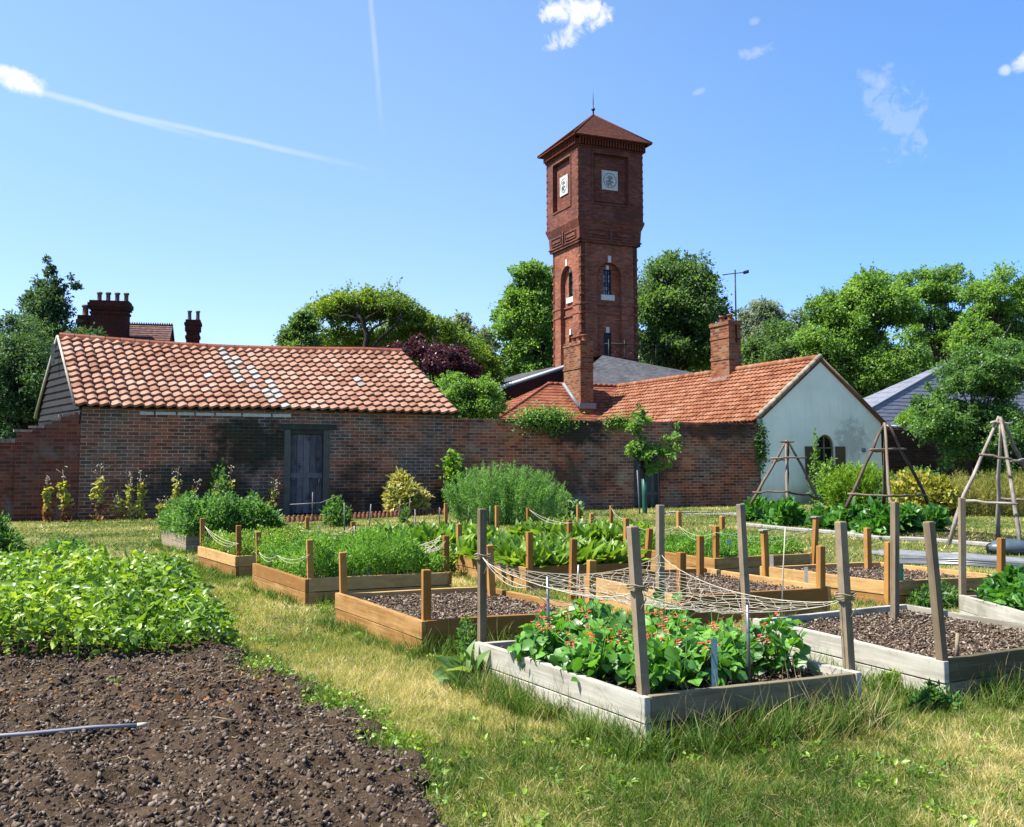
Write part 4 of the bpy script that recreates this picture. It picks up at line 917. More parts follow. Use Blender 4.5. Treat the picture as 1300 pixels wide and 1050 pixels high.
# ================================================================= RAISED BEDS
BEDS = {}
def bed(key, label, corners, h=.28, mat='wood_new', posts=(), soilm='mulch', tiers=2, soil_drop=.07, soil_n=40, chips=300, amp=.02):
    """corners: left, front, right, back in world xy; posts: (px_top,y_top,px_base,y_base,material,cap)"""
    c = [np.array(p[:2], float) for p in corners]; BEDS[key] = (c, h)
    o = c[1]; root = thing('raised_bed', (o[0], o[1], 0), 0, label, 'raised bed', 'raised timber vegetable beds')
    cc = sum(c)/4
    order = [(0, 1), (1, 2), (2, 3), (3, 0)]           # left face, front face, right, back
    th = .042; hh = h/tiers
    for ei, (i, j) in enumerate(order):
        a, b = c[i], c[j]; d = (b-a)/np.linalg.norm(b-a); nin = np.array([-d[1], d[0]])
        if (cc-(a+b)/2)@nin < 0: nin = -nin
        for k in range(tiers):
            aa, bb = a.copy(), b.copy()
            if ei in (1, 3): aa = aa+d*(th+.003); bb = bb-d*(th+.003)
            z0 = k*hh+(.003 if k else -.02); z1 = (k+1)*hh-(.003 if k < tiers-1 else 0)+(RNG.random()-.5)*.006
            off = nin*((RNG.random())*.007+(0 if k == tiers-1 else .004)); mb = MB()
            a3, b3 = aa+off-o, bb+off-o; ns = 5; bow = (RNG.random()-.5)*.012
            vs = []
            for s_ in range(ns+1):
                f = s_/ns; p = a3*(1-f)+b3*f-nin*bow*math.sin(math.pi*f); q = p+nin*th
                zz = z1+.004*math.sin(f*5+RNG.random()*.5)*(k == tiers-1)
                vs += [(p[0], p[1], z0), (q[0], q[1], z0), (q[0], q[1], zz), (p[0], p[1], zz)]
            fs = [(0, 1, 2, 3), (4*ns+3, 4*ns+2, 4*ns+1, 4*ns)]
            for s_ in range(ns):
                u0, u1 = 4*s_, 4*s_+4; fs += [(u0+m_, u1+m_, u1+(m_+1) % 4, u0+(m_+1) % 4) for m_ in range(4)]
            mb.pf(vs, fs, 0, (.55+.2*RNG.random()) if (ei == 0 and mat == 'wood_grey') else None); mb.build('board', M['wood_grey_shade' if (mat == 'wood_grey' and ei == 1) else mat], root, bevel=.003)  # front boards of grey beds use the copy with shade in its colour
    ang = math.atan2((c[2]-c[1])[1], (c[2]-c[1])[0])
    for (pxt, yt, pxb, yb, pm, cap) in posts:
        base = G(pxb, yb, h); top = A(pxt, yt, base[1]+(.0))
        b0 = base+(base-top)*(.25/(top[2]-base[2]+1e-6)); ax = top-b0; L = np.linalg.norm(ax); ax /= L
        x = np.array([math.cos(ang+(RNG.random()-.5)*.12), math.sin(ang), 0]); x -= ax*(x@ax); x /= np.linalg.norm(x); y = np.cross(ax, x)
        w = .031 if pm == 'post_new' else .025
        mb = MB(); vs = []
        for zz, s_ in ((0, 1), (L-.006, 1), (L, .88)):
            for q1, q2 in ((-1, -1), (1, -1), (1, 1), (-1, 1)): vs.append(b0+ax*zz+x*q1*w*s_+y*q2*w*s_-np.array([o[0], o[1], 0]))
        mb.pf(vs, [(3, 2, 1, 0), (8, 9, 10, 11)]+[(a_+i, a_+(i+1) % 4, a_+4+(i+1) % 4, a_+4+i) for a_ in (0, 4) for i in range(4)])
        po = mb.build('post', M[pm], root)
        if cap:
            mb = MB(); tt = b0+ax*(L+.008)-np.array([o[0], o[1], 0]); mb.box(tt, (.10, .10, .016), rz=ang); mb.build('post_cap', M['kerb'], po)
    # soil surface
    n = soil_n; ins = [p+(cc-p)/np.linalg.norm(cc-p)*.05 for p in c]
    u = np.linspace(0, 1, n+1); uu, vv = np.meshgrid(u, u)
    Pxy = (ins[0][None, None]*((1-uu)*vv)[..., None]+ins[1][None, None]*((1-uu)*(1-vv))[..., None]+ins[2][None, None]*(uu*(1-vv))[..., None]+ins[3][None, None]*(uu*vv)[..., None])
    Z = h-soil_drop+amp*2.2*(fbm(Pxy[..., 0]*9, Pxy[..., 1]*9, 3)-.5)+amp*(RNG.random(uu.shape)-.5)
    vs = np.concatenate([Pxy-o, Z[..., None]], -1).reshape(-1, 3); idx = np.arange((n+1)**2).reshape(n+1, n+1)
    fs = np.stack([idx[:-1, :-1], idx[:-1, 1:], idx[1:, 1:], idx[1:, :-1]], -1).reshape(-1, 4)
    me = bulk_mesh('soil', vs, fs, 0, RNG.random(len(fs))); me.materials.append(M[soilm]); so = bpy.data.objects.new('soil', me); link(so, root)
    if chips:
        chips = int(chips*1.9)
        r1, r2 = RNG.random(chips), RNG.random(chips)
        p = ins[0]*((1-r1)*r2)[:, None]+ins[1]*((1-r1)*(1-r2))[:, None]+ins[2]*(r1*(1-r2))[:, None]+ins[3]*(r1*r2)[:, None]
        pos = np.concatenate([p-o, (h-soil_drop+.012+RNG.random(chips)*.02)[:, None]], 1)
        d = RNG.normal(size=(chips, 3)); d[:, 2] *= .35
        ax_ = axes_from(d, .010+.022*RNG.random(chips)**2.5, .006+.009*RNG.random(chips)); ax_[:, 2] *= .35
        t_ = tile_mesh('mulch_chips', np.array(T_CLOD[0])*.7, T_CLOD[1], pos, ax_, RNG.random(chips), M['chips'], so); t_['kind'] = 'stuff'
    return root
def from_px(l, f, r, h=.28):
    l, f, r = G(*l, h)[:2], G(*f, h)[:2], G(*r, h)[:2]; return [l, f, r, l+r-f]
def sample(key, n, m=.1):
    c, h = BEDS[key]; r1 = m+(1-2*m)*RNG.random(n); r2 = m+(1-2*m)*RNG.random(n)
    p = c[0]*((1-r1)*r2)[:, None]+c[1]*((1-r1)*(1-r2))[:, None]+c[2]*(r1*(1-r2))[:, None]+c[3]*(r1*r2)[:, None]
    return p, r1, r2
N_, Gy = 'post_new', 'post_grey'
bed('A', 'nearest silver grey raised bed full of red flowering bean plants with four grey posts', from_px((602, 815), (818, 885), (1094, 853)), mat='wood_grey', chips=700,
    posts=[(612, 646, 612, 812, Gy, 0), (803, 668, 817, 880, Gy, 0), (1067, 662, 1078, 849, Gy, 0), (838, 641, 838, 790, Gy, 0)], soil_n=60)
c_ = from_px((955, 785), (1198, 839), (1416, 808)); c_[3] = G(1150, 766, .28)[:2]; c_[2] = c_[1]+c_[3]-c_[0]
bed('C', 'silver grey raised bed with bare pink brown mulch at right with leaning grey posts', c_, mat='wood_grey', chips=2600, soil_n=90, amp=.03,
    posts=[(940, 640, 948, 783, Gy, 0), (1136, 637, 1136, 777, Gy, 0), (1179, 662, 1196, 837, Gy, 0)])
c_ = from_px((425, 753), (535, 789), (764, 775)); c_[3] = G(621, 744, .28)[:2]
bed('B', 'golden raised bed of bare dark mulch beside the path, left of the bean bed', c_, chips=2200, soil_n=70, amp=.035,
    posts=[(435, 701, 436, 753, N_, 0), (541, 723, 541, 787, N_, 0), (621, 692, 624, 750, N_, 0), (751, 711, 750, 769, N_, 0)])
c_ = from_px((320, 715), (387, 735), (574, 726))
bed('D', 'golden raised bed overflowing with feathery carrot tops next to the bare mulch bed', c_, mat='wood_new', posts=[(328, 675, 329, 714, N_, 0), (393, 685, 394, 734, N_, 0), (566, 680, 566, 724, N_, 0), (469, 669, 469, 699, N_, 0)], chips=0)
c_ = from_px((251, 693.5), (298.5, 706), (445, 700))
bed('E', 'golden raised bed of low green seedlings with string between two posts', c_, posts=[(257, 658, 257, 693, N_, 0), (303, 667, 303, 705, N_, 0), (390, 656, 390, 670, N_, 0)], chips=0)
c_ = from_px((205, 671), (235.5, 681), (357, 677))
bed('G', 'farthest left weathered raised bed filled by tall bushy blue green herbs', c_, mat='wood_mid', posts=[], chips=0)
c_ = from_px((576, 703), (667, 720.5), (818, 713))
bed('H', 'golden raised bed crowded with pale green radish leaves in the middle of the plot', c_, posts=[(583, 665, 583, 703, N_, 0), (672, 675, 672, 720, N_, 0), (825, 671, 822, 712, N_, 0), (723, 660, 723, 690, N_, 0)], chips=0)
c_ = from_px((730, 729), (866, 757), (1055, 745))
bed('I', 'golden raised bed with dark bare mulch behind the netting of the bean bed', c_, posts=[(728, 684, 727, 731, N_, 0), (865, 701, 865, 758, N_, 0), (1042, 693, 1042, 745, N_, 0), (889, 680, 889, 724, N_, 0)], chips=1400, soil_n=60)
c_ = from_px((964, 719), (1133, 739), (1275, 731)); c_[3] = G(1118, 713, .28)[:2]
bed('J', 'yellow timber raised bed of bare grey mulch with a golden post at each corner', c_, posts=[(970, 674, 972, 720, N_, 1), (1101, 670, 1102, 717, N_, 0), (1128, 688, 1128, 738, N_, 0), (1271, 683, 1271, 729, N_, 0)], chips=1400, soil_n=60)
c_ = from_px((794, 695), (907, 709), (1031, 702))
bed('K', 'golden raised bed of feathery dark green carrots behind the right hand mulch beds', c_, posts=[(909, 668, 909, 708, N_, 0), (1036, 657, 1034, 700, N_, 1), (795, 658, 795, 694, N_, 0)], chips=0)
c_ = from_px((461, 686), (525, 698), (654, 693))
bed('M', 'weathered grey raised bed crowded with bright radish leaves behind the carrot bed', c_, mat='wood_grey', posts=[(448, 662, 450, 688, N_, 0), (566, 639, 566, 662, N_, 0), (631, 642, 631, 668, N_, 0)], chips=0)
c_ = from_px((645, 680), (725, 690), (838, 686))
bed('N', 'small far raised bed of pale leaves in front of the feathery green shrub', c_, posts=[(671, 645, 671, 677, N_, 0), (751, 652, 751, 682, N_, 0), (734, 641, 734, 656, N_, 0), (776, 642, 776, 656, N_, 0)], chips=0)
c_ = [G(1216.5, 755, .28)[:2], G(1500, 835, .28)[:2], None, None]; d_ = (c_[1]-c_[0]); nrm_ = np.array([-d_[1], d_[0]])/np.linalg.norm(d_)*1.5
c_[2], c_[3] = c_[1]+nrm_, c_[0]+nrm_
bed('P', 'silver grey raised bed of leafy green plants at the right edge of the photo', c_, mat='wood_grey', posts=[(1221, 632, 1222, 753, Gy, 0)], chips=0)
c_ = [G(340, 677, .2)[:2], G(392, 684, .2)[:2], G(470, 679, .2)[:2], G(430, 672, .2)[:2]]
for (x_, yt, yb, lb) in ((862, 649, 667, 'short golden post standing alone on the dry lawn near the fruit tree'), (917, 655, 669, 'short dark post standing alone on the dry lawn in front of the right wall')):
    b_ = G(x_, yb+3, 0); h_ = A(x_, yt, b_[1])[2]; p_ = thing('marker_post', b_, R(25), lb, 'post'); mb = MB(); mb.bx(-.045, .045, -.045, .045, -.1, h_-.02); mb.box((0, 0, h_-.01), (.09, .09, .02), taper=.2); mb.build('shaft', M['post_new'], p_)

# ================================================================= BED PLANTS
def mound(name, key, n, hgt, L, Wd, mat, tmpl=T_LEAF, seed=1, up=.6, parent=None, m=.05, over=.0, label=None, cat=None, clump=1.0, drop=.07):
    p, r1, r2 = sample(key, n, m-over); c, h = BEDS[key]
    edge = np.minimum(np.minimum(r1, 1-r1), np.minimum(r2, 1-r2))
    top = hgt*(.12+1.75*fbm(p[:, 0]*4.2*clump+seed, p[:, 1]*4.2*clump, seed, 3))*np.clip((edge+over+.02)*9, .35, 1)
    z = h-drop+top*RNG.random(n)**.55
    d = RNG.normal(size=(n, 3)); d[:, 2] = np.abs(d[:, 2])*up*1.5+up*.4; d = norm(d)
    ax_ = axes_from(d, L*(.6+.8*RNG.random(n)), Wd*(.6+.8*RNG.random(n)), up=norm(RNG.normal(size=(n, 3))+np.array([0, 0, 1.5])))
    o = tile_mesh(name, tmpl[0], tmpl[1], np.concatenate([p, z[:, None]], 1), ax_, RNG.random(n), M[mat])
    tag(o, label, cat, kind='stuff'); return o
mound('carrot_foliage', 'D', 34000, .37, .05, .012, 'carrot', seed=3, up=.8, over=.03, label='feathery carrot tops filling the bed next to the bare mulch bed', cat='vegetables')
mound('seedling_foliage', 'E', 16000, .26, .045, .014, 'potato', seed=5, up=.8, over=.03, label='low fresh green seedlings in the bed with two posts and string', cat='vegetables')
mound('carrot_foliage', 'K', 16000, .22, .06, .014, 'carrot', seed=6, up=.8, over=.02, label='feathery dark green carrot rows in the bed before the pale edging', cat='vegetables')
mound('leafy_plants', 'P', 9000, .30, .08, .045, 'squash', T_BROAD_F, seed=8, up=.5, label='leafy green plants filling the silver grey bed at the right edge', cat='vegetables')
mound('herb_foliage', 'G', 26000, .52, .075, .032, 'herb', seed=9, up=.6, over=.08, label='tall bushy blue green herbs overflowing the farthest left bed', cat='herbs', clump=1.2)
def rosettes(name, key, nr, nl, L, Wd, mat, label, hgt=.1, m=.06):
    p, r1, r2 = sample(key, nr, m); c, h = BEDS[key]
    p = np.repeat(p, nl, 0)+RNG.normal(size=(nr*nl, 2))*.012; n = nr*nl; a = RNG.random(n)*2*math.pi; el = R(18)+R(60)*RNG.random(n)
    d = np.stack([np.cos(a)*np.cos(el), np.sin(a)*np.cos(el), np.sin(el)], 1)
    pos = np.concatenate([p, np.full((n, 1), h-.06)], 1)+d*(hgt*RNG.random((n, 1)))
    ax_ = axes_from(d, L*(.65+.6*RNG.random(n)), Wd*(.65+.6*RNG.random(n)), up=norm(np.array([0, 0, 1.0])+RNG.normal(size=(n, 3))*.35))
    o = tile_mesh(name, T_BROAD_F[0], T_BROAD_F[1], pos, ax_, RNG.random(n), M[mat]); tag(o, label, 'vegetables', kind='stuff')
rosettes('radish_leaves', 'H', 300, 10, .24, .12, 'radish', 'crowded pale green radish leaves in the middle bed')
rosettes('radish_leaves', 'M', 260, 10, .26, .13, 'radish', 'bright leafy rows in the weathered grey bed behind the carrots')
rosettes('radish_leaves', 'N', 210, 9, .26, .13, 'radish', 'small pale leaves in the far bed below the feathery shrub')
# runner beans, with flowers
c, h = BEDS['A']
def bl(u_, v_): return c[1]*(1-u_)*(1-v_)+c[2]*u_*(1-v_)+c[0]*(1-u_)*v_+c[3]*u_*v_
n = 3000
cl_ = [(.10, .66), (.12, .40), (.25, .80), (.3, .55), (.32, .30), (.25, .2), (.45, .7), (.48, .45), (.5, .22), (.62, .8), (.66, .55), (.68, .3), (.8, .75), (.84, .5), (.86, .25), (.55, .9), (.38, .9), (.9, .85)]
ci = RNG.integers(0, len(cl_), n); cc_ = np.array([np.append(bl(*q), 0) for q in cl_])
hs = RNG.random(len(cl_))*.13+.14
hs = np.array([.20 if q[1] < .28 and q[0] < .3 else x for q, x in zip(cl_, hs)])
off = RNG.normal(size=(n, 3)); off = norm(off)*(RNG.random((n, 1))**.5)*np.array([.21, .21, 1]); zz = h-.05+hs[ci]*np.abs(off[:, 2])**.8*1.15+.02
pos = np.stack([cc_[ci, 0]+off[:, 0], cc_[ci, 1]+off[:, 1], zz], 1)
d = norm(np.stack([off[:, 0]*4, off[:, 1]*4, RNG.normal(size=n)*.5-.15], 1)+RNG.normal(size=(n, 3))*.5)
LL = .035+.07*RNG.random(n)
ax_ = axes_from(d, LL, LL*.9, up=norm(np.array([-.35, -.25, 1.0])+RNG.normal(size=(n, 3))*.55))
o = tile_mesh('bean_foliage', T_BROAD_F[0], T_BROAD_F[1], pos, ax_, RNG.random(n), M['bean']); tag(o, 'broad green bean leaves crowding the nearest raised bed', 'vegetables', kind='stuff')
mb = MB(); fm = MB()
for k in range(190):
    q = cl_[k % len(cl_)]; b0 = np.append(bl(*q), h-.06)+np.array([RNG.normal()*.05, RNG.normal()*.05, 0]); tip = b0+np.array([RNG.normal()*.11, RNG.normal()*.11, hs[k % len(cl_)]+.02+.1*RNG.random()])
    mid = (b0+tip)/2+RNG.normal(size=3)*.03; mb.tube([b0, mid, tip], [.004, .003, .002], 5)
    if RNG.random() < .38:
        nf = RNG.integers(3, 7)
        for i in range(nf):
            f = 1-.35*i/nf; pp = mid*(1-f)+tip*f+RNG.normal(size=3)*.016; s_ = .006+.006*RNG.random(); v_, t_ = T_CLOD
            sc_ = np.array([s_, s_*.8, s_*.7]); rr = RNG.random()*.75
            fm.pf(v_*sc_+pp, t_, 0, rr)
            if RNG.random() < .4: fm.pf(v_*sc_*.8+pp+[.008, -.004, -.01], t_, 0, 1.0)
st_o = mb.build('bean_stems', M['bean'], o, uv=False); fl_o = fm.build('bean_flowers', M['red'], o, uv=False)

# ================================================================= STAKES, MARKERS, NETS
def stake(name, x0, y0, x1, y1, zb, rad, mat, label, cat='stake', group=None, flat=False, n=6):
    b_ = G(x1, y1, zb); t_ = A(x0, y0, b_[1]); t = thing(name, b_, 0, label, cat, group); d = t_-b_
    mb = MB()
    if flat:
        mb.box((d[0]/2, 0, d[2]/2-.04), (rad*2, .012, d[2]+.08), rz=R(-12)); mb.build('blade', M[mat], t)
    else:
        mb.tube([-d*.15, d*.5+np.array([RNG.normal()*.004, 0, 0]), d], [rad, rad*.97, rad*.9], n); mb.build('shaft', M[mat], t)
    return t
stake('metal_stake', 695, 732, 694.5, 841, .22, .0115, 'galv', 'grey metal tube stake standing in the left half of the bean bed')
stake('metal_stake', 734.5, 717, 733, 773, .22, .011, 'galv', 'grey metal tube stake holding the net at the back of the bean bed')
stake('metal_stake', 949, 768, 951, 868, .22, .011, 'galv', 'grey metal tube stake between the blue marker and right post of the bean bed')
stake('plant_marker', 905, 811, 909, 873, .25, .017, 'blue', 'weathered blue painted wooden marker at the front board of the bean bed', 'plant marker', flat=True)
stake('plant_marker', 925, 685, 926, 706, .25, .028, 'blue', 'faded blue marker slat in front of the dark green carrot bed', 'plant marker', flat=True)
stake('plant_marker', 1144, 716, 1144, 738, .24, .022, 'guard', 'teal marker slat at the near corner of the grey mulch bed', 'plant marker', flat=True)
stake('plant_marker', 704, 701, 699, 718, .24, .026, 'blue', 'leaning blue grey marker among the radish leaves', 'plant marker', flat=True)
stake('plant_marker', 467, 719, 468, 730, .26, .022, 'blue', 'small dark blue marker in front of the carrot tops', 'plant marker', flat=True)
stake('wooden_peg', 1216, 804, 1215, 834, .24, .014, 'twine', 'short brown wooden peg in the right hand mulch bed', 'peg')
stake('garden_cane', 997, 669, 993, 776, .2, .006, 'string', 'thin white cane standing behind the bean bed net')
stake('garden_cane', 939, 733, 940, 765, .22, .007, 'black', 'short dark stick in the bed behind the net')
stake('garden_cane', 978, 704, 981, 722, .25, .022, 'wood_grey', 'short broken grey slat beside the capped post', flat=True)
stake('garden_cane', 1017, 720, 1030, 744, .24, .018, 'wood_grey', 'leaning splintered grey slat against the yellow bed', flat=True)
for i, (x0, y0, x1, y1, lb) in enumerate([(397, 625, 396, 660, 'grey cane with a cross stick in front of the shed door'), (437, 638, 437, 680, 'grey cane standing right of the small golden post by the door'), (471, 640, 468, 677, 'leaning grey cane left of the cream edged bush'),
    (508, 633, 507, 657, 'left cane of the pair just under the cream edged bush'), (521, 633, 518, 656, 'right leaning cane of the pair just under the cream edged bush'), (527, 647, 528, 690, 'tall grey cane among the bright radish leaves'), (404, 668, 405, 691, 'short grey cane behind the carrot bed post'),
    (558, 644, 558, 663, 'thin short cane beside the post at the end of the border edging'), (595, 642, 595, 664, 'grey cane left of the feathery green shrub base'), (622, 642, 622, 664, 'grey cane just left of the post at the feathery green shrub'), (287, 682, 287, 703, 'short grey rod inside the string bed at left')]):
    t = stake('garden_cane', x0, y0, x1, y1, .03 if i < 9 else .2, .014, 'stake', lb)
    if i == 0:
        mb = MB(); L_ = 1.5; mb.tube([(-.55, 0, .38), (.2, -.05, .42)], .014, 5); mb.tube([(.2, -.05, .42), (.66, 0, .6)], .01, 5); mb.build('cross_stick', M['stake'], t)
# net over the bean bed
def net(name, label, corners, nu, nv, sag, rad=.0018, pull=.10, mat='string', seed=2, jit=.012):
    r = np.random.default_rng(seed); a, b, c3, d3 = [np.array(p, float) for p in corners]
    t = thing(name, (0, 0, 0), 0, label, 'net'); mb = MB(); P = np.zeros((nu+1, nv+1, 3)); ctr = (a+b+c3+d3)/4
    for i in range(nu+1):
        for j in range(nv+1):
            u_, v_ = i/nu, j/nv; p = a*(1-u_)*(1-v_)+b*u_*(1-v_)+c3*u_*v_+d3*(1-u_)*v_
            eu, ev = 4*u_*(1-u_), 4*v_*(1-v_)
            k = pull*(eu*(1-ev)+ev*(1-eu)); p = p+(ctr-p)*k*1.3
            p[2] -= sag*(1-(1-eu)*(1-ev))**.6*(.72+.28*eu*ev)
            p += r.normal(size=3)*jit*np.array([1, 1, .5])*(eu*ev*.6+.4*(0 < i < nu)*(0 < j < nv)); P[i, j] = p
    for i in range(nu+1):
        for j in range(nv+1):
            if i < nu and j < nv and (i+j) % 2 == 0: mb.tube([P[i, j], P[i+1, j+1]], rad, 3, cap=False)
            if i < nu and j < nv and (i+j) % 2 == 1: mb.tube([P[i+1, j], P[i, j+1]], rad, 3, cap=False)
    for i in range(nu):
        mb.tube([P[i, 0], P[i+1, 0]], rad*1.5, 4, cap=False); mb.tube([P[i, nv], P[i+1, nv]], rad*1.5, 4, cap=False)
    for j in range(nv):
        mb.tube([P[0, j], P[0, j+1]], rad*1.5, 4, cap=False); mb.tube([P[nu, j], P[nu, j+1]], rad*1.5, 4, cap=False)
    mb.build('mesh', M[mat], t, uv=False)
    return t
pf_ = [G(817, 880, .28), G(1078, 849, .28), G(838, 790, .28), G(612, 812, .28)]
kn = [A(809, 747, pf_[0][1]+.03), A(1073, 759, pf_[1][1]), A(838, 702, pf_[2][1]), A(613, 708, pf_[3][1])]
nt = net('garden_net', 'sagging pale string net tied between the four posts of the bean bed', kn, 28, 28, .17, rad=.0018, pull=.09, jit=.022)
for p in (kn[0], kn[1], kn[3]):
    mb = MB()
    for k in range(3):
        r_ = .052+.004*k; pts = [p+np.array([r_*math.cos(a), r_*math.sin(a)-.03*(p is kn[0]), .012*k+.006*math.sin(a*3+k)]) for a in np.linspace(0, 2*math.pi, 13)]; mb.tube(pts, .0045, 5)
    mb.tube([p+[.02, -.05, 0], p+[.035, -.07, -.05], p+[.01, -.07, -.10]], .004, 5)
    mb.build('twine_knot', M['twine'], nt)
n1, n2 = A(565, 688, 11.0), A(448, 690, 13.2)
net('garden_net', 'crumpled pale string net slumped between the carrot bed posts', [A(470, 700, 11.6), A(566, 687, 10.9), A(560, 680, 13.0), A(455, 676, 13.4)], 22, 22, .22, rad=.0035, pull=.3, seed=5, jit=.05)
net('garden_net', 'loose pale netting lying over seedlings behind the carrot bed', [A(395, 706, 11.4), A(470, 700, 11.6), A(450, 668, 14.4), A(380, 668, 14.8)], 14, 14, .12, rad=.003, pull=.15, seed=6, jit=.05)
def stringline(label, pts, rad=.0027, sag=.05, strands=2):
    t = thing('garden_string', (0, 0, 0), 0, label, 'string'); mb = MB()
    for k in range(strands):
        for a, b in zip(pts[:-1], pts[1:]):
            a, b = np.array(a), np.array(b); q = [a*(1-f)+b*f-np.array([0, 0, sag*(1+.8*k)*4*f*(1-f)]) for f in np.linspace(0, 1, 7)]; mb.tube(q, rad, 4)
    mb.build('strands', M['string'], t)
stringline('pale strings sagging between the two posts of the far left golden bed', [A(260, 668, 13.9), A(303, 690, 12.6)], strands=3)
stringline('pale string from the carrot bed post back to the bed corner', [A(329, 701, 11.6), A(352, 705, 11.0), A(393, 704, 10.3)])
stringline('pale strings strung from post to post above the middle radish bed', [A(672, 647, 15), A(723, 664, 13.5), A(776, 645, 18), A(795, 660, 15)], strands=2)
stringline('pale strings over the carrot bed in front of the fruit tree', [A(795, 664, 14.5), A(862, 668, 13.2), A(909, 676, 12.5), A(1034, 672, 13)], strands=2, sag=.08)
stringline('twisted pale string hanging from the grey post to the mulch bed corner', [A(613, 708, 6.65), A(672, 745, 6.4), A(734, 764, 6.8)], strands=2, sag=.04, rad=.003)

# ================================================================= BEAN TEEPEES
def teepee(label, px, ytop, pyb, H_px, legs, rails, mat):
    base = G(px, pyb, 0); Y = base[1]; root = thing('bean_teepee', base, 0, label, 'teepee', 'rustic branch bean teepees')
    def q(p, dy=0): return A(p[0], p[1], Y+dy)-base
    for (t_, b_, dy) in legs:
        a, e_ = q(t_, dy*.08), q(b_, dy); a2 = np.array(a); pts = [e_*(1-f)+a2*f+(RNG.normal(size=3)*.011 if 0 < f < 1 else 0) for f in np.linspace(0, 1, 7)]
        if pts[0][2] < .25: pts[0][2] = -.03
        mb = MB(); mb.tube(pts, list(np.linspace(.042, .028, 7)*(1+.15*(RNG.random(7)-.5))), 8, jit=.1); mb.build('pole', M[mat], root)
    for (a, b, dy1, dy2) in rails:
        a, b = q(a, dy1), q(b, dy2); pts = [a*(1-f)+b*f+(RNG.normal(size=3)*.012 if 0 < f < 1 else 0) for f in np.linspace(0, 1, 6)]; mb = MB(); mb.tube(pts, list(np.linspace(.027, .021, 6)), 7, jit=.1); mb.build('rail', M[mat], root)
    return root
teepee('small rustic branch bean teepee before the white cottage window', 1000, 558, 662, 0,
    [((999, 559), (953, 640), -.2), ((998, 559), (1000, 657), -.9), ((1001, 560), (1048, 652), .0), ((1000, 560), (999, 640), .9)],
    [((978, 582), (1024, 581), -.45, -.25), ((955, 625), (1003, 624), -.5, -.85), ((1002, 625), (1042, 632), -.85, .1), ((990, 560), (1008, 561), -.1, -.1), ((980, 587), (1000, 582), .3, .3)], 'branch')
teepee('tall dark legged branch bean teepee in front of the lime green bush', 1126, 537, 672, 0,
    [((1123, 537), (1074, 645), -.4), ((1123, 537), (1132, 660), -1.0), ((1128, 537), (1180, 644), .2), ((1124, 540), (1122, 640), 1.0)],
    [((1105, 571), (1150, 570), -.5, .1), ((1107, 573), (1125, 573), .3, .3), ((1076, 627), (1132, 630), -.6, -.95), ((1132, 629), (1176, 629), -.95, .1)], 'branch')
teepee('largest pale branch bean teepee at the right edge of the photo', 1270, 530, 690, 0,
    [((1268, 529), (1203, 678), -.4), ((1270, 530), (1296, 690), -1.1), ((1270, 530), (1304, 600), .5), ((1270, 532), (1267, 677), 1.0)],
    [((1243, 577), (1285, 583), -.5, -.8), ((1284, 585), (1318, 582), -.8, .5), ((1225, 636), (1292, 640), -.6, -1.0), ((1268, 633), (1318, 635), .9, .6), ((1258, 537), (1284, 538), -.1, -.1)], 'branch_pale')

mb = MB(); q = [G(846, 652.5)[:2], G(960, 654.5)[:2], G(960, 651)[:2], G(846, 649.5)[:2]]; mb.quad([(p[0], p[1], .012) for p in q]); so = mb.build('path', M['kerb']); tag(so, 'thin pale path strip before the wall right of the fruit tree', 'path', kind='structure')
# pale edging and soil of the teepee bed
def kerb(label, pts, w=.16, h_=.07):
    t = thing('stone_edging', (0, 0, 0), 0, label, 'edging'); mb = MB()
    for a, b in zip(pts[:-1], pts[1:]):
        a, b = G(*a, h_), G(*b, h_); L_ = np.linalg.norm(b-a); th = math.atan2(b[1]-a[1], b[0]-a[0]); n = max(1, int(L_/.6))
        for k in range(n):
            p = a+(b-a)*(k+.5)/n; mb.box((p[0], p[1], h_/2+(RNG.random()-.5)*.01), (L_/n-.015, w, h_), rz=th+(RNG.random()-.5)*.04)
    mb.build('kerb_stones', M['kerb'], t, bevel=.012)
kerb('pale stone edging along the leafy bed under the teepees', [(943, 664), (1000, 669), (1060, 674), (1120, 681), (1186, 683), (1300, 693), (1390, 702)])
mb = MB(); q = [G(943, 662)[:2], G(1390, 701)[:2], G(1390, 690)[:2], G(1240, 676)[:2], G(960, 650)[:2]]; mb.quad([(p[0], p[1], .008) for p in q]); so = mb.build('bed_soil', M['soil']); tag(so, 'dark soil of the bed under the bean teepees', 'soil', kind='structure')

# ================================================================= SMALL GROUND THINGS
hp = thing('grey_pipe', G(-20, 936, .05), 0, 'thin grey plastic pipe lying across the dug soil at lower left', 'pipe')
o_ = G(-20, 936, .05); mb = MB(); mb.tube([G(-160, 946, .105)-o_, G(40, 931, .105)-o_, G(120, 923, .105)-o_, G(176, 920.5, .105)-o_], .0095, 10); mb.build('tube', M['pipe'], hp)
mb = MB(); mb.tube([G(174, 920.6, .105)-o_, G(187, 919.5, .105)-o_], .011, 10); mb.build('end_cap', M['string'], hp)
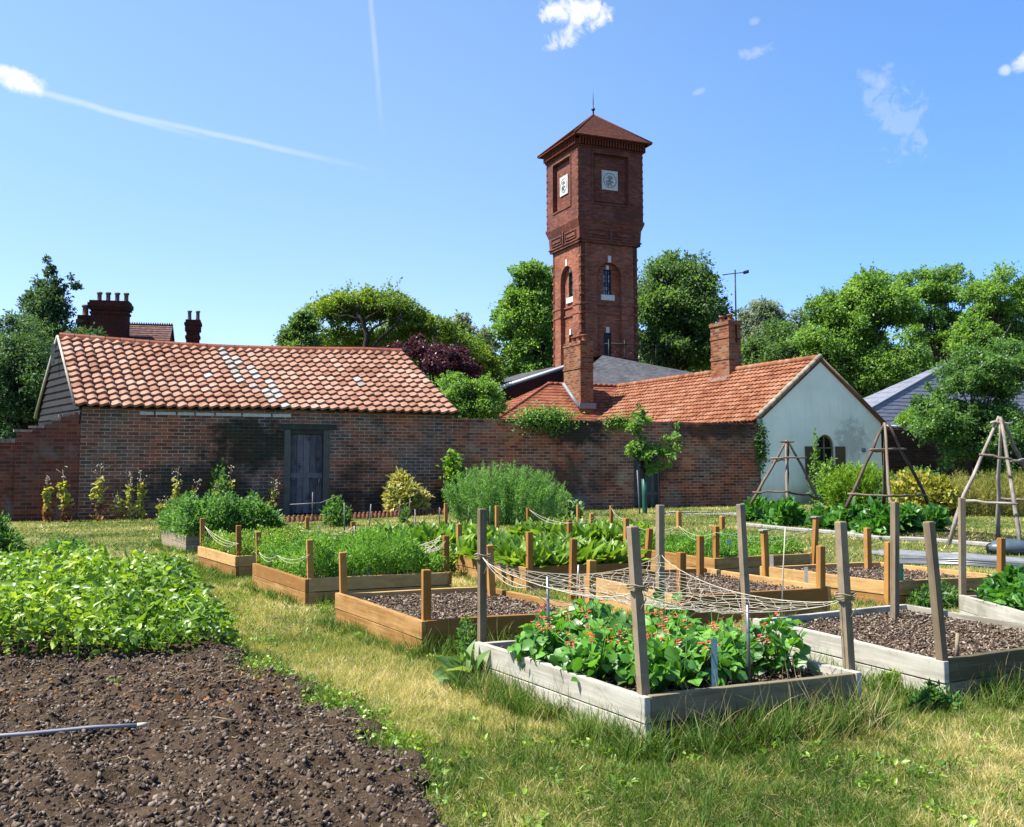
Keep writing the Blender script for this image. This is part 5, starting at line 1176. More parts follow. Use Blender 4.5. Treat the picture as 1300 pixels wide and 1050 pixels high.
# pile of plastic sheet and rods lying behind the beds on the right
sp_ = thing('folded_sheeting', G(1200, 712), R(-4), 'heap of folded plastic sheeting and thin metal rods lying on the path', 'sheeting'); o_ = G(1200, 712)
mb = MB()
for k in range(16):
    a = G(1125+RNG.random()*30, 702+k*.9, .03)-o_; b = G(1300+RNG.random()*40, 709+k*1.0, .05)-o_; mb.tube([a, (a+b)/2+[0, 0, RNG.random()*.05], b], .014, 5)
mb.build('rods', M['galv'], sp_)
mb = MB()
for k in range(3):
    pts = [G(1090+k*20, 701+k, .02)-o_, G(1320, 711+k*2, .02)-o_, G(1330, 716+k*2, .02)-o_, G(1120+k*10, 706+k*2, .02)-o_]; mb.prism(pts, (0, 0, .03+.02*k))
mb.build('sheets', M['tape'], sp_)
sk_ = G(1282, 704); sack = thing('plastic_sack', sk_, 0, 'rounded blue grey plastic sack lying behind the last golden post at right', 'sack')
mb = MB(); prof = [(.02, 0), (.26, .02), (.33, .09), (.30, .16), (.20, .22), (.06, .25)]
lathe(mb, (0, 0, 0), prof, 14); o = mb.build('bag', M['sack'], sack); o.scale = (1.15, .7, 1)
mb = MB(); lathe(mb, (-.30, 0, .0), [(.05, 0), (.08, .08), (.07, .14), (.03, .18)], 10); mb.build('tied_end', M['black'], sack)

# ================================================================= SOIL PLOT + GRASS
plot = [G(-420, 1100)[:2], G(-420, 752)[:2], G(246, 752)[:2], G(255, 760)[:2], G(292, 832)[:2], G(330, 858)[:2], G(388, 880)[:2], G(425, 905)[:2], G(468, 930)[:2], G(500, 962)[:2], G(560, 1015)[:2], G(620, 1100)[:2]]
plot = [np.array(p) for p in plot]
x = np.arange(-5.2, .2, .022); y = np.arange(3.2, 8.2, .022); xx, yy = np.meshgrid(x, y)
edge_n = .26*(fbm(xx*4, yy*4, 41)-.5)
Pp = np.stack([(xx+edge_n*1.6).ravel(), (yy+edge_n).ravel()], 1); ins = in_poly(Pp, plot).reshape(xx.shape)
k_ = ins.astype(float)
for _ in range(8):
    k_ = (k_+np.roll(k_, 1, 0)+np.roll(k_, -1, 0)+np.roll(k_, 1, 1)+np.roll(k_, -1, 1))/5
hgt = (.015+.12*(fbm(xx*3.1, yy*3.1, 11)-.25)+.09*np.maximum(fbm(xx*9, yy*9, 12, 4)-.42, -.08)+.018*(RNG.random(xx.shape)-.5))*np.clip(k_*1.6-.5, 0, 1)+(k_*.05-.03)
vs = np.stack([xx, yy, hgt], -1).reshape(-1, 3); idx = np.arange(xx.size).reshape(xx.shape)
fs = np.stack([idx[:-1, :-1], idx[:-1, 1:], idx[1:, 1:], idx[1:, :-1]], -1).reshape(-1, 4)
keep = (k_[:-1, :-1] > .3).reshape(-1); fs = fs[keep]
used = np.unique(fs); remap = np.full(len(vs), -1); remap[used] = np.arange(len(used)); 
me = bulk_mesh('dug_soil', vs[used], remap[fs], 0, np.repeat(.5, len(fs)), smooth=False); me.materials.append(M['soil']); so = bpy.data.objects.new('dug_soil', me); link(so); tag(so, 'dug dark crumbly soil plot at the lower left', 'soil', kind='structure')
mb = MB(); mb.quad([(-16, 6.5, .004), (-3.0, 6.5, .004), (-3.55, 10.6, .004), (-16, 10.6, .004)]); mb.quad([(-16, 3, .004), (-5.1, 3, .004), (-5.1, 6.5, .004), (-16, 6.5, .004)])
so2 = mb.build('dug_soil', M['soil']); tag(so2, 'dark soil under the potato patch beyond the left edge', 'soil', kind='structure')
def soil_h(P):
    ix = np.clip(((P[:, 0]+5.2)/.022).astype(int), 0, len(x)-1); iy = np.clip(((P[:, 1]-3.2)/.022).astype(int), 0, len(y)-1); return hgt[iy, ix]
def scatter_poly(poly, n, xr, yr, cond=None):
    P = np.stack([xr[0]+(xr[1]-xr[0])*RNG.random(n), yr[0]+(yr[1]-yr[0])*RNG.random(n)], 1); return P[in_poly(P, poly)]
P = scatter_poly(plot, 95000, (-4.6, .1), (3.3, 7.6)); n = len(P); s_ = .003+.013*RNG.random(n)**5
pos = np.concatenate([P, (soil_h(P)+s_*.2)[:, None]], 1); ax_ = axes_from(RNG.normal(size=(n, 3)), s_*(.8+.5*RNG.random(n)), s_*(.7+.5*RNG.random(n)))
o = tile_mesh('soil_clods', T_CLOD[0], T_CLOD[1], pos, ax_, RNG.random(n), M['clods']); tag(o, 'crumbs and clods of dark soil on the dug plot', 'soil', kind='stuff')
P = scatter_poly(plot, 1500, (-4.6, .1), (3.3, 7.6)); n = len(P); s_ = .004+.011*RNG.random(n)**3
pos = np.concatenate([P, (soil_h(P)+s_*.5)[:, None]], 1); ax_ = axes_from(RNG.normal(size=(n, 3)), s_, s_*.8)
o = tile_mesh('pebbles', T_LUMP[0], T_LUMP[1], pos, ax_, RNG.random(n), M['pebbles'], smooth=True); tag(o, 'small pale and tan stones scattered over the dug soil', 'stones', kind='stuff')
mb = MB()
for k in range(170):
    P = scatter_poly(plot, 40, (-4.2, -.6), (4.2, 7.4));
    p = P[0]; 
    if k < 90: p = G(20+RNG.random()*280, 835+RNG.random()*55, 0)[:2]
    z = soil_h(np.array([p]))[0]+.015; a = RNG.random()*6.3; L_ = .03+.13*RNG.random(); q = np.array([p[0], p[1], z]); pts = [q]
    for i in range(3): a += RNG.normal()*.5; q = q+np.array([math.cos(a)*L_/3, math.sin(a)*L_/3, RNG.normal()*.008]); pts.append(q)
    mb.tube(pts, .0028, 4)
o = mb.build('dry_stems', M['straw'], uv=False); tag(o, 'withered pale stems and roots strewn over the dug soil', 'dead stems', kind='stuff')

n = 900; P = np.stack([-4.3+2.9*RNG.random(n), 5.3+1.9*RNG.random(n)], 1); P = P[in_poly(P, plot)]; P = P[fbm(P[:, 0]*3, P[:, 1]*3, 81)+.25*RNG.random(len(P)) > .55]; n = len(P)
dd = RNG.normal(size=(n, 3)); dd[:, 2] = np.abs(dd[:, 2])*.4; o = tile_mesh('leaf_litter', T_BROAD_F[0], T_BROAD_F[1], np.concatenate([P, (soil_h(P)+.008)[:, None]], 1), axes_from(dd, .02+.03*RNG.random(n), .012+.016*RNG.random(n)), RNG.random(n), M['brownleaf']); tag(o, 'curled withered leaves lying on the soil before the potato patch', 'dead leaves', kind='stuff')
# potato patch
n = 36000
P = np.stack([-9.5+7.6*RNG.random(n), 7.05+4.1*RNG.random(n)], 1)
e0_, e1_ = G(294, 832)[:2], G(203, 706)[:2]
def rightx(Y): return e0_[0]+(e1_[0]-e0_[0])*(Y-e0_[1])/(e1_[1]-e0_[1])
fr_n = 7.25+.22*(fbm(P[:, 0]*2, P[:, 1]*0, 21)-.5)+np.clip((P[:, 0]+3.3)*.18, -.25, .4)
rx = np.array([rightx(v_) for v_ in P[:, 1]])+.15*(fbm(P[:, 1]*3, P[:, 1]*0, 22)-.5)
ok = (P[:, 0] < rx) & (P[:, 1] > fr_n); P = P[ok]; n = len(P); dist = np.minimum((rx[ok]-P[:, 0]), (P[:, 1]-fr_n[ok])*1.2)
top = (.05+.62*fbm(P[:, 0]*2.6, P[:, 1]*2.6, 23, 3))*np.clip(.62+dist*1.6, 0, 1)*1.2*np.where(P[:, 0] < -3.1, 1.12, .95)
z = .02+top*RNG.random(n)**.45
d = RNG.normal(size=(n, 3)); d[:, 2] = d[:, 2]*.6+.1; LL = (.045+.065*RNG.random(n)**1.5)*np.where(P[:, 0] < -6, 1.2, 1)
ax_ = axes_from(d, LL, LL*.5, up=norm(np.array([-.2, -.1, .8])+RNG.normal(size=(n, 3))*.85))
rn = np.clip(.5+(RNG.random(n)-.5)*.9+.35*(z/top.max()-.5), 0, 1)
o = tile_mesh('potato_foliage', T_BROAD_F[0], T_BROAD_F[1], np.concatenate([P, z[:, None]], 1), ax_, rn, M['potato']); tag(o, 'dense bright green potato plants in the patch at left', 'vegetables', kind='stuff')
mb = MB()
for k in range(700):
    i = RNG.integers(0, n); p = P[i]; h_ = top[i]; 
    mb.tube([(p[0], p[1], 0), (p[0]+RNG.normal()*.03, p[1]+RNG.normal()*.03, h_*.6), (p[0]+RNG.normal()*.07, p[1]+RNG.normal()*.07, h_*.95)], [.006, .005, .003], 4)
mb.build('stems', M['radish'], o, uv=False)
def bush_blob(name, label, cat, ctr, rad, n, L, Wd, mat, tmpl=T_LEAF, up=.3, kind=None, shape=2.0, lobes=9, stems=None, hollow=.45, seed=0, stuff_leaves=True, group=None):
    """a plant of leaf clusters round a skeleton of stems; ctr on the ground, rad=(rx,ry,h)"""
    r = np.random.default_rng(seed+100); root = thing(name, ctr, r.random()*6, label, cat, group); rx_, ry_, hz = rad
    lc = norm(r.normal(size=(lobes, 3))); lc[:, 2] = np.abs(lc[:, 2])*1.0; lc *= (.35+.4*r.random((lobes, 1))); lc[0] = (0, 0, .62)
    li = r.integers(0, lobes, n); q = norm(r.normal(size=(n, 3)))*(r.random((n, 1))**(1/3)*.5+hollow*.35)*(.55+.3*r.random((n, 1)))
    P = lc[li]*np.array([1, 1, .85])+q*.75; P[:, 2] = np.abs(P[:, 2]+.08)
    dirs = norm(P-lc[li]*.6+r.normal(size=(n, 3))*.6+np.array([0, 0, up]))
    pos = P*np.array([rx_, ry_, hz])/np.array([1.0, 1.0, 1.12])
    ax_ = axes_from(dirs, L*(.6+.8*r.random(n)), Wd*(.6+.8*r.random(n)), up=norm(r.normal(size=(n, 3))+np.array([0, 0, .8])))
    tile_mesh('foliage', tmpl[0], tmpl[1], pos, ax_, r.random(n), M[mat], root)
    mb = MB()
    for k in range(lobes):
        e_ = lc[k]*np.array([rx_, ry_, hz])*.9; m_ = e_*.5+np.array([0, 0, .12*hz]); mb.tube([(r.normal()*.03, r.normal()*.03, -.05), m_, e_], [.02*hz+.006, .012*hz+.004, .005], 5)
    mb.build('stems', M[stems or 'bark'], root, uv=False)
    return root

# grass blades: only outside plot and beds
def grass(name, n, xr, yr, L, Wd, label, mat='grass', lean=.8, cond=None, tmpl=T_BLADE):
    P = np.stack([xr[0]+(xr[1]-xr[0])*RNG.random(n), yr[0]+(yr[1]-yr[0])*RNG.random(n)], 1)
    fr = np.abs(P[:, 0]) < P[:, 1]*.54+.5; P = P[fr]
    jj = .26*(fbm(P[:, 0]*4, P[:, 1]*4, 41)-.5)[:, None]+RNG.normal(size=(len(P), 1))*.03; ok = ~in_poly(P+jj*1.4, plot)
    for key, (c, h_) in BEDS.items(): ok &= ~in_poly(P, c)
    w_ = (P-O)@V; ok &= w_ < -.35; P = P[ok]; tn = fbm(P[:, 0]*26, P[:, 1]*26, 71, 2); P = P[tn+RNG.random(len(P))*.5 > .56]; n = len(P)
    g1 = fbm(P[:, 0]*.8, P[:, 1]*.8, 61); g2 = fbm(P[:, 0]*4, P[:, 1]*4, 62)
    ln = L*(.4+1.1*RNG.random(n)**1.6)*(.5+1.1*g2); d = RNG.normal(size=(n, 3))*lean; d[:, 2] = 1.0; 
    ax_ = axes_from(norm(d), ln, Wd*(.6+.8*RNG.random(n)))
    g3 = fbm(P[:, 0]*9, P[:, 1]*9, 63); dry = np.clip((g1-.46)*3.2+(g3-.46)*2.2+.44+(RNG.random(n)-.5)*1.5, 0, 1)
    o = tile_mesh(name, tmpl[0], tmpl[1], np.concatenate([P, np.zeros((n, 1))], 1), ax_, dry, M[mat]); tag(o, label, 'grass', kind='stuff'); return o
grass('grass', 800000, (-4, 5), (3.4, 8.6), .062, .0046, 'short dry and green lawn grass in the foreground')
grass('grass', 380000, (-6, 8), (8.6, 14), .062, .007, 'short lawn grass between the middle beds')
grass('grass', 240000, (-14, 16), (14, 34), .06, .018, 'short yellowish lawn grass before the garden wall', lean=.9)
grass('grass_thatch', 170000, (-4, 5), (3.4, 9.5), .085, .0036, 'dead straw coloured stalks lying in the foreground lawn', mat='seedheads', lean=3.2)
n = 2600; P = np.stack([-4+9*RNG.random(n), 3.6+7.5*RNG.random(n)], 1); ok = ~in_poly(P, plot)
for key, (cq, h_) in BEDS.items(): ok &= ~in_poly(P, cq)
P = P[ok & (fbm(P[:, 0]*1.7, P[:, 1]*1.7, 91)+.22*RNG.random(n) > .60)]; nl = 9; P = np.repeat(P, nl, 0)+RNG.normal(size=(len(P)*nl, 2))*.022; n = len(P); dd = RNG.normal(size=(n, 3)); dd[:, 2] = np.abs(dd[:, 2])*.5+.15
o = tile_mesh('lawn_weeds', T_BROAD_F[0], T_BROAD_F[1], np.concatenate([P, .012+.03*RNG.random((n, 1))], 1), axes_from(dd, .018+.03*RNG.random(n), .010+.014*RNG.random(n), up=norm(np.array([0, 0, 1.0])+RNG.normal(size=(n, 3))*.4)), RNG.random(n), M['potato']); tag(o, 'small broad leaved weeds and clover dotted through the lawn', 'weeds', kind='stuff')
n = 170; k_ = RNG.integers(3, 10, n); f_ = RNG.random((n, 1)); PP = np.array(plot); P = PP[k_]*(1-f_)+PP[np.minimum(k_+1, 11)]*f_+RNG.normal(size=(n, 2))*.09; nl = 11; P = np.repeat(P, nl, 0)+RNG.normal(size=(n*nl, 2))*.02; n = len(P); dd = RNG.normal(size=(n, 3)); dd[:, 2] = np.abs(dd[:, 2])*.7+.2
o = tile_mesh('edge_weeds', T_BROAD_F[0], T_BROAD_F[1], np.concatenate([P, .02+.05*RNG.random((n, 1))], 1), axes_from(dd, .012+.028*RNG.random(n), .010+.014*RNG.random(n), up=norm(np.array([0, 0, 1.0])+RNG.normal(size=(n, 3))*.5)), RNG.random(n), M['potato']); tag(o, 'small leafy weeds fraying the edge of the dug soil', 'weeds', kind='stuff')
# tufts hugging the boards
def tufts(name, pts, n_t, nb, L, Wd, mat, label, spread=.06, tmpl=T_BLADE3, kind='stuff', lean=.45):
    pts = [np.array(p)[:2] for p in pts]; seg = RNG.integers(0, len(pts)-1, n_t); f = RNG.random(n_t)
    a = np.array([pts[i] for i in seg]); b = np.array([pts[i+1] for i in seg]); base = a+(b-a)*f[:, None]+RNG.normal(size=(n_t, 2))*spread
    sc_ = .5+.8*RNG.random(n_t); base = np.repeat(base, nb, 0)+RNG.normal(size=(n_t*nb, 2))*.02; sc_ = np.repeat(sc_, nb); n = len(base)
    d = RNG.normal(size=(n, 3))*lean; d[:, 2] = 1.0
    ax_ = axes_from(norm(d), L*sc_*(.4+.8*RNG.random(n)), Wd*(.7+.6*RNG.random(n)))
    dr = norm(d); o = tile_mesh(name, tmpl[0], tmpl[1], np.concatenate([base, np.zeros((n, 1))], 1), ax_, RNG.random(n), M[mat]); tag(o, label, 'grass', kind=kind); return o
def outer(key, i, j, off=.06):
    c, h_ = BEDS[key]; cc = sum(c)/4; a, b = c[i], c[j]; d = (b-a)/np.linalg.norm(b-a); nn = np.array([d[1], -d[0]])
    if ((a+b)/2-cc)@nn < 0: nn = -nn
    return [a+nn*off, b+nn*off]
a1 = outer('A', 0, 1, .09); a2 = outer('A', 1, 2, .10)
tufts('grass_tufts', a1, 120, 34, .16, .006, 'grass_green', 'lush green grass tufts along the left board of the bean bed', .07)
tufts('grass_tufts', a2, 120, 32, .19, .006, 'grass_green', 'taller grass tufts along the front board of the bean bed', .08)
tufts('grass_stalks', a2, 50, 7, .36, .0034, 'seedheads', 'long straw coloured grass stalks before the front of the bean bed', .10, lean=.55)
tufts('grass_stalks', a1, 30, 5, .26, .003, 'seedheads', 'long pale grass stalks beside the left of the bean bed', .08, lean=.5)
b1 = outer('C', 0, 1, .08); b2 = outer('C', 1, 2, .08)
tufts('grass_tufts', b1[:1]+b1[1:], 70, 26, .15, .006, 'grass_green', 'green grass tufts along the left board of the right grey bed', .07)
tufts('grass_tufts', b2, 80, 28, .17, .006, 'grass_green', 'green grass tufts at the front of the right grey bed', .08)
tufts('grass_stalks', b2, 34, 6, .30, .003, 'seedheads', 'straw coloured grass stalks at the front of the right grey bed', .09, lean=.55)
e1 = outer('B', 0, 1, .08); e2 = outer('B', 1, 2, .08)
tufts('grass_tufts', e1, 60, 22, .11, .007, 'grass_green', 'grass tufts along the left of the golden mulch bed', .07)
tufts('grass_tufts', e2, 70, 22, .20, .007, 'grass_green', 'tall grass between the golden mulch bed and bean bed', .10)
for kk, lb in (('D', 'grass tufts along the worn carrot bed'), ('E', 'grass tufts along the string bed'), ('G', 'grass tufts along the far left herb bed'), ('H', 'grass tufts along the middle radish bed'), ('J', 'grass tufts along the yellow mulch bed')):
    tufts('grass_tufts', outer(kk, 0, 1, .07)+outer(kk, 1, 2, .07)[1:], 60, 16, .11, .009, 'grass_green', lb, .07)
tufts('grass_tufts', [G(560, 1000)[:2], G(640, 930)[:2], G(720, 960)[:2], G(900, 1000)[:2], G(1250, 940)[:2]], 90, 24, .09, .005, 'grass_green', 'scattered greener tufts in the foreground lawn', .22)
tufts('grass_tufts', plot[3:11], 230, 24, .10, .005, 'grass_green', 'ragged grass tufts along the edge of the dug soil', .08)
# ================================================================= TREES
def tree(name, label, ctr, lobes, mat, n, L, trunk=(0, 0), bark='bark', tr=.35, seed=0, clump=.22, nclump=90, wid=.62, limbs=True, group=None, flat=1.0, cat='tree', thin=0.0, tmpl=T_LEAF, wood=None):
    """ctr: world ground point. lobes: list of (dx,dy,z,rx,ry,rz) ellipsoids in metres. leaves sit on clumps inside the lobes"""
    n = int(n*1.8); L = L*.70; wid = .55; nclump = int(nclump*1.15)
    r = np.random.default_rng(seed); root = thing(name, (ctr[0], ctr[1], 0), 0, label, cat, group)
    lb = np.array(lobes, float); vol = np.cbrt(lb[:, 3]*lb[:, 4]*lb[:, 5])**2; li = r.choice(len(lb), nclump, p=vol/vol.sum())
    q = norm(r.normal(size=(nclump, 3)))*(.45+.5*r.random((nclump, 1))**.6); q[:, 2] = np.where(q[:, 2] < -.35, q[:, 2]*.6, q[:, 2])
    cc = lb[li, :3]+q*lb[li, 3:]; size = np.mean(lb[li, 3:], 1)*clump*(.6+.9*r.random(nclump))
    w = size**2; ci = r.choice(nclump, n, p=w/w.sum())
    d = norm(r.normal(size=(n, 3))); rad = size[ci]*(r.random(n)**.45)*(.9+.5*(r.random(n) < .15))
    P = cc[ci]+d*rad[:, None]*np.array([1.25, 1.25, .8*flat])
    nt = int(n*.34); tk = r.integers(0, nclump*7, nt); td = norm(r.normal(size=(nclump*7, 3))+np.array([0, 0, .25])); tl_ = .7+.9*r.random(nclump*7); cj = tk//7; f_ = .4+.6*r.random(nt)
    P[:nt] = cc[cj]+td[tk]*(size[cj]*tl_[tk]*f_)[:, None]+r.normal(size=(nt, 3))*(size[cj]*.07)[:, None]; d[:nt] = td[tk]; ci[:nt] = cj
    dirs = norm(d+r.normal(size=(n, 3))*.7+np.array([0, 0, -.15])); LL = L*(.6+.8*r.random(n))
    ax_ = axes_from(dirs, LL, LL*wid, up=norm(r.normal(size=(n, 3))*.7+d*.5+np.array([0, 0, .7])))
    crn = np.repeat(r.random(nclump)[None], 1, 0)[0]; rn = np.clip(.55*r.random(n)+.45*crn[ci], 0, 1)
    tile_mesh('crown', tmpl[0], tmpl[1], P, ax_, rn, M[mat], root)
    if limbs:
        mb = MB(); tx, ty = trunk; ztop = np.mean(lb[:, 2]); base = np.array([tx, ty, -.1]); fork = np.array([tx+r.normal()*tr*.5, ty, ztop*.62])
        mb.tube([base, base*.5+fork*.5+[r.normal()*tr*.4, 0, 0], fork], [tr, tr*.8, tr*.6], 9, jit=.12)
        sel = r.permutation(nclump)[:min(nclump, 44)]
        for k in sel:
            e_ = cc[k]; m_ = fork*.5+e_*.5+np.array([0, 0, .12*abs(e_[2]-fork[2])])+r.normal(size=3)*.03*ztop
            mb.tube([fork, fork*.75+m_*.25+r.normal(size=3)*.02*ztop, m_, e_], [tr*.34, tr*.26, tr*.16, tr*.05], 5)
        mb.build('trunk', M[wood or bark], root, uv=False)
    return root
def at_px(px, Y): return A(px, 600, Y)
def zof(py, Y): return A(650, py, Y)[2]
def lobe(cx, Y, l, r_, t_, b_, dY=0, ry=None, cpx=None):
    """ellipsoid lobe covering pixel box l..r, t..b at depth Y, relative to tree centre cx"""
    x0, x1 = A(l, 600, Y)[0], A(r_, 600, Y)[0]; z1, z0 = zof(t_, Y), zof(b_, Y); X = A(cx, 600, Y)[0]
    rx = (x1-x0)/2; return ((x0+x1)/2-X, dY, (z0+z1)/2, rx, ry or rx*.8, (z1-z0)/2)
def ptree(name, label, cx, Y, boxes, mat, n, L, **k):
    c = at_px(cx, Y); lobes = [lobe(cx, Y, *b[:4], *(b[4:] if len(b) > 4 else ())) for b in boxes]; return tree(name, label, c, lobes, mat, n, L, **k)
ptree('evergreen_oak', 'large dark evergreen tree filling the left edge behind the brick wall', 20, 33, [(-70, 62, 395, 520), (-30, 104, 430, 560), (-80, 60, 500, 640, 2), (40, 112, 395, 470, 2), (-110, 0, 380, 560, 3), (20, 60, 520, 600, -1)], 'evergreen', 42000, .16, nclump=170, clump=.26, seed=1, tr=.3)
ptree('conifer', 'pointed dark green conifer rising above the evergreen at far left', 52, 38, [(22, 84, 385, 470), (28, 78, 360, 420), (38, 68, 338, 385), (46, 60, 322, 352), (70, 92, 348, 372), (16, 36, 372, 400)], 'evergreen', 15000, .15, nclump=110, clump=.34, seed=2, tr=.2)
rb_t = ptree('robinia_tree', 'broad flat topped yellow green tree with dark spreading limbs behind the shed', 446, 55, [(415, 540, 372, 402), (378, 470, 385, 415), (490, 560, 395, 425), (360, 470, 410, 445, 2), (470, 590, 412, 452, 2), (540, 620, 425, 460, 3), (420, 520, 420, 450, 4), (380, 450, 378, 400), (430, 540, 398, 450, 5), (352, 420, 425, 455, 2), (395, 520, 376, 400, 1), (500, 575, 398, 430, 1)], 'robinia', 52000, .22, nclump=270, clump=.34, seed=3, tr=.3, flat=.55, limbs=False)
Yt = 54.0; c0 = at_px(446, 55)
def lp(px, py, dy=0): p = A(px, py, Yt+dy); return p-np.array([c0[0], c0[1], 0])
mb = MB()
for pts, r0, r1 in ([[(465, 480), (464, 440), (466, 425), (459, 406), (453, 395)], .26, .15], [[(466, 425), (476, 415), (490, 408), (506, 403), (512, 396)], .13, .05], [[(480, 432), (494, 420), (504, 410), (510, 400), (507, 394), (502, 392)], .13, .04],
    [[(459, 406), (448, 403), (440, 400), (432, 402), (425, 398)], .12, .04], [[(453, 395), (447, 388), (444, 384)], .14, .05], [[(455, 398), (455, 390), (457, 385)], .16, .05], [[(462, 410), (468, 402), (478, 397), (488, 396)], .14, .04], [[(440, 400), (436, 394), (430, 388)], .08, .03], [[(478, 397), (486, 390), (494, 388)], .07, .03], [[(470, 445), (480, 432)], .16, .12]):
    q = [lp(x_, y_, -.8) for x_, y_ in pts]
    if r0 == .26: q[0] = np.array([q[0][0], q[0][1], -.1])
    mb.tube(q, list(np.linspace(r0*.72, r1*.6, len(q))), 7)
mb.build('trunk', M['bark'], rb_t, uv=False)
ptree('holm_tree', 'small dark rounded tree at the left of the flat topped tree', 376, 50, [(358, 398, 400, 436), (350, 400, 420, 455), (368, 392, 396, 420)], 'oak', 9000, .20, nclump=50, clump=.36, seed=4, tr=.15)
ptree('purple_plum', 'dark purple leaved plum tree beyond the right end of the shed', 550, 48, [(512, 560, 430, 470), (530, 600, 440, 480), (470, 520, 432, 452, 1), (560, 606, 455, 492), (515, 540, 425, 445)], 'plum', 16000, .17, nclump=90, clump=.3, seed=5, tr=.15)
ptree('leafy_bush', 'fresh green bush between the shed roof and the cottage', 590, 38, [(545, 600, 478, 540), (570, 640, 482, 540), (600, 640, 500, 545), (556, 590, 470, 500)], 'midtree', 18000, .14, nclump=80, clump=.32, seed=6, tr=.08, cat='bush')
ptree('ash_tree', 'pale grey green distant tree left of the tower', 598, 75, [(565, 620, 402, 450), (585, 640, 425, 475), (556, 600, 400, 430)], 'greytree', 9000, .26, nclump=60, clump=.28, seed=7, tr=.2)
ptree('young_tree', 'bright green tree below the grey distant tree', 600, 62, [(555, 625, 430, 480), (575, 640, 455, 500), (520, 580, 425, 455)], 'robinia', 15000, .24, nclump=80, clump=.32, seed=8, tr=.2)
ptree('lime_tree', 'tall rounded green tree directly left of the tower', 672, 75, [(636, 712, 336, 400), (622, 712, 370, 450), (640, 716, 420, 500), (655, 720, 335, 380), (630, 690, 360, 420), (640, 760, 420, 480, 5)], 'midtree', 50000, .30, nclump=230, clump=.26, seed=9, tr=.5)
ptree('oak_tree', 'big dark green oak right behind the tower', 862, 78, [(812, 915, 328, 400), (805, 925, 350, 430), (810, 930, 400, 480), (830, 890, 321, 360), (790, 860, 380, 470), (870, 932, 370, 470)], 'oak', 55000, .32, nclump=250, clump=.25, seed=10, tr=.5)
ptree('far_tree', 'pale thin topped distant tree above the cottage chimney', 965, 95, [(940, 1000, 382, 420), (925, 1010, 405, 480), (975, 1040, 395, 470)], 'greytree', 22000, .34, nclump=120, clump=.28, seed=11, tr=.3)
ptree('mixed_tree', 'dark mixed tree over the cottage ridge', 995, 70, [(950, 1030, 410, 500), (1000, 1060, 420, 520), (930, 980, 430, 500)], 'oak', 22000, .26, nclump=110, clump=.3, seed=12, tr=.3)
ptree('broad_tree', 'broad light green tree behind the white gable', 1090, 62, [(1035, 1130, 362, 440), (1018, 1110, 385, 480), (1070, 1170, 345, 430), (1060, 1180, 420, 520), (1030, 1080, 372, 420), (1100, 1160, 440, 540)], 'midtree', 55000, .25, nclump=240, clump=.25, seed=13, tr=.4)
ptree('open_tree', 'tall open crowned tree with slim visible stems at right', 1200, 68, [(1140, 1215, 336, 395), (1170, 1250, 335, 400), (1150, 1230, 390, 450), (1200, 1240, 370, 420)], 'midtree', 14000, .24, nclump=150, clump=.2, seed=14, tr=.25, bark='bark_grey')
ptree('tall_tree', 'tall bright tree at the right edge behind the bush', 1280, 60, [(1240, 1330, 342, 420), (1230, 1300, 380, 450), (1260, 1350, 400, 500), (1210, 1270, 400, 470)], 'midtree', 36000, .24, nclump=170, clump=.25, seed=15, tr=.35, bark='bark_grey')
ptree('hedge_tree', 'dark low trees behind the pale slate roof', 1170, 75, [(1100, 1200, 440, 520), (1180, 1290, 430, 520), (1010, 1110, 455, 540)], 'oak', 26000, .28, nclump=140, clump=.28, seed=16, tr=.3)
ptree('apple_tree', 'large sprawling bush like tree overhanging the right end of the wall', 1240, 33, [(1200, 1310, 440, 520), (1150, 1250, 500, 575), (1195, 1320, 510, 600), (1225, 1340, 430, 500), (1165, 1225, 485, 545), (1240, 1340, 560, 625), (1190, 1240, 560, 610)], 'hedge', 60000, .13, nclump=260, clump=.22, seed=17, tr=.16)
ptree('ivy_hedge', 'bright green shrub topping the dark wall beside the bush', 1165, 39, [(1142, 1200, 518, 548), (1165, 1210, 520, 545)], 'lime', 5000, .11, nclump=40, clump=.35, seed=18, limbs=False, cat='shrub')
# background woodland behind everything, closing gaps near the ground
for i, (a, b, t_, m_, Y, lb) in enumerate([(780, 960, 420, 'oak', 100, 'dark woodland belt low behind the slate hall'), (1000, 1330, 400, 'oak', 95, 'dark woodland belt at the far right'), (480, 720, 440, 'midtree', 100, 'green woodland belt left of the tower foot')]):
    boxes = [(a+(b-a)*k/6-20, a+(b-a)*(k+1)/6+25, t_+RNG.random()*14, 560) for k in range(6)]
    ptree('woodland_tree', lb, (a+b)/2, Y, boxes, m_, 20000, .45, nclump=150, clump=.3, seed=30+i, limbs=False, cat='trees')
# young fruit tree in front of the wall
fy = G(817, 652)[1]
ft = ptree('young_fruit_tree', 'young fruit tree with a green plastic trunk guard before the wall gate', 818, fy, [(797, 826, 515, 560), (792, 828, 545, 590), (806, 846, 560, 605), (838, 866, 548, 590), (836, 858, 585, 608), (806, 835, 585, 608), (852, 868, 535, 560), (800, 822, 512, 540)], 'midtree', 1900, .13, nclump=60, clump=.22, seed=20, tr=.035, wid=.6, tmpl=T_BROAD_F)
mb = MB(); lathe(mb, (0, 0, 0), [(.07, 0), (.075, .5), (.09, .98), (.075, .98)], 10); mb.build('trunk_guard', M['guard'], ft)
st2 = stake('tree_stake', 809, 597, 812, 653, 0, .02, 'stake', 'thin pale stake beside the young fruit tree')

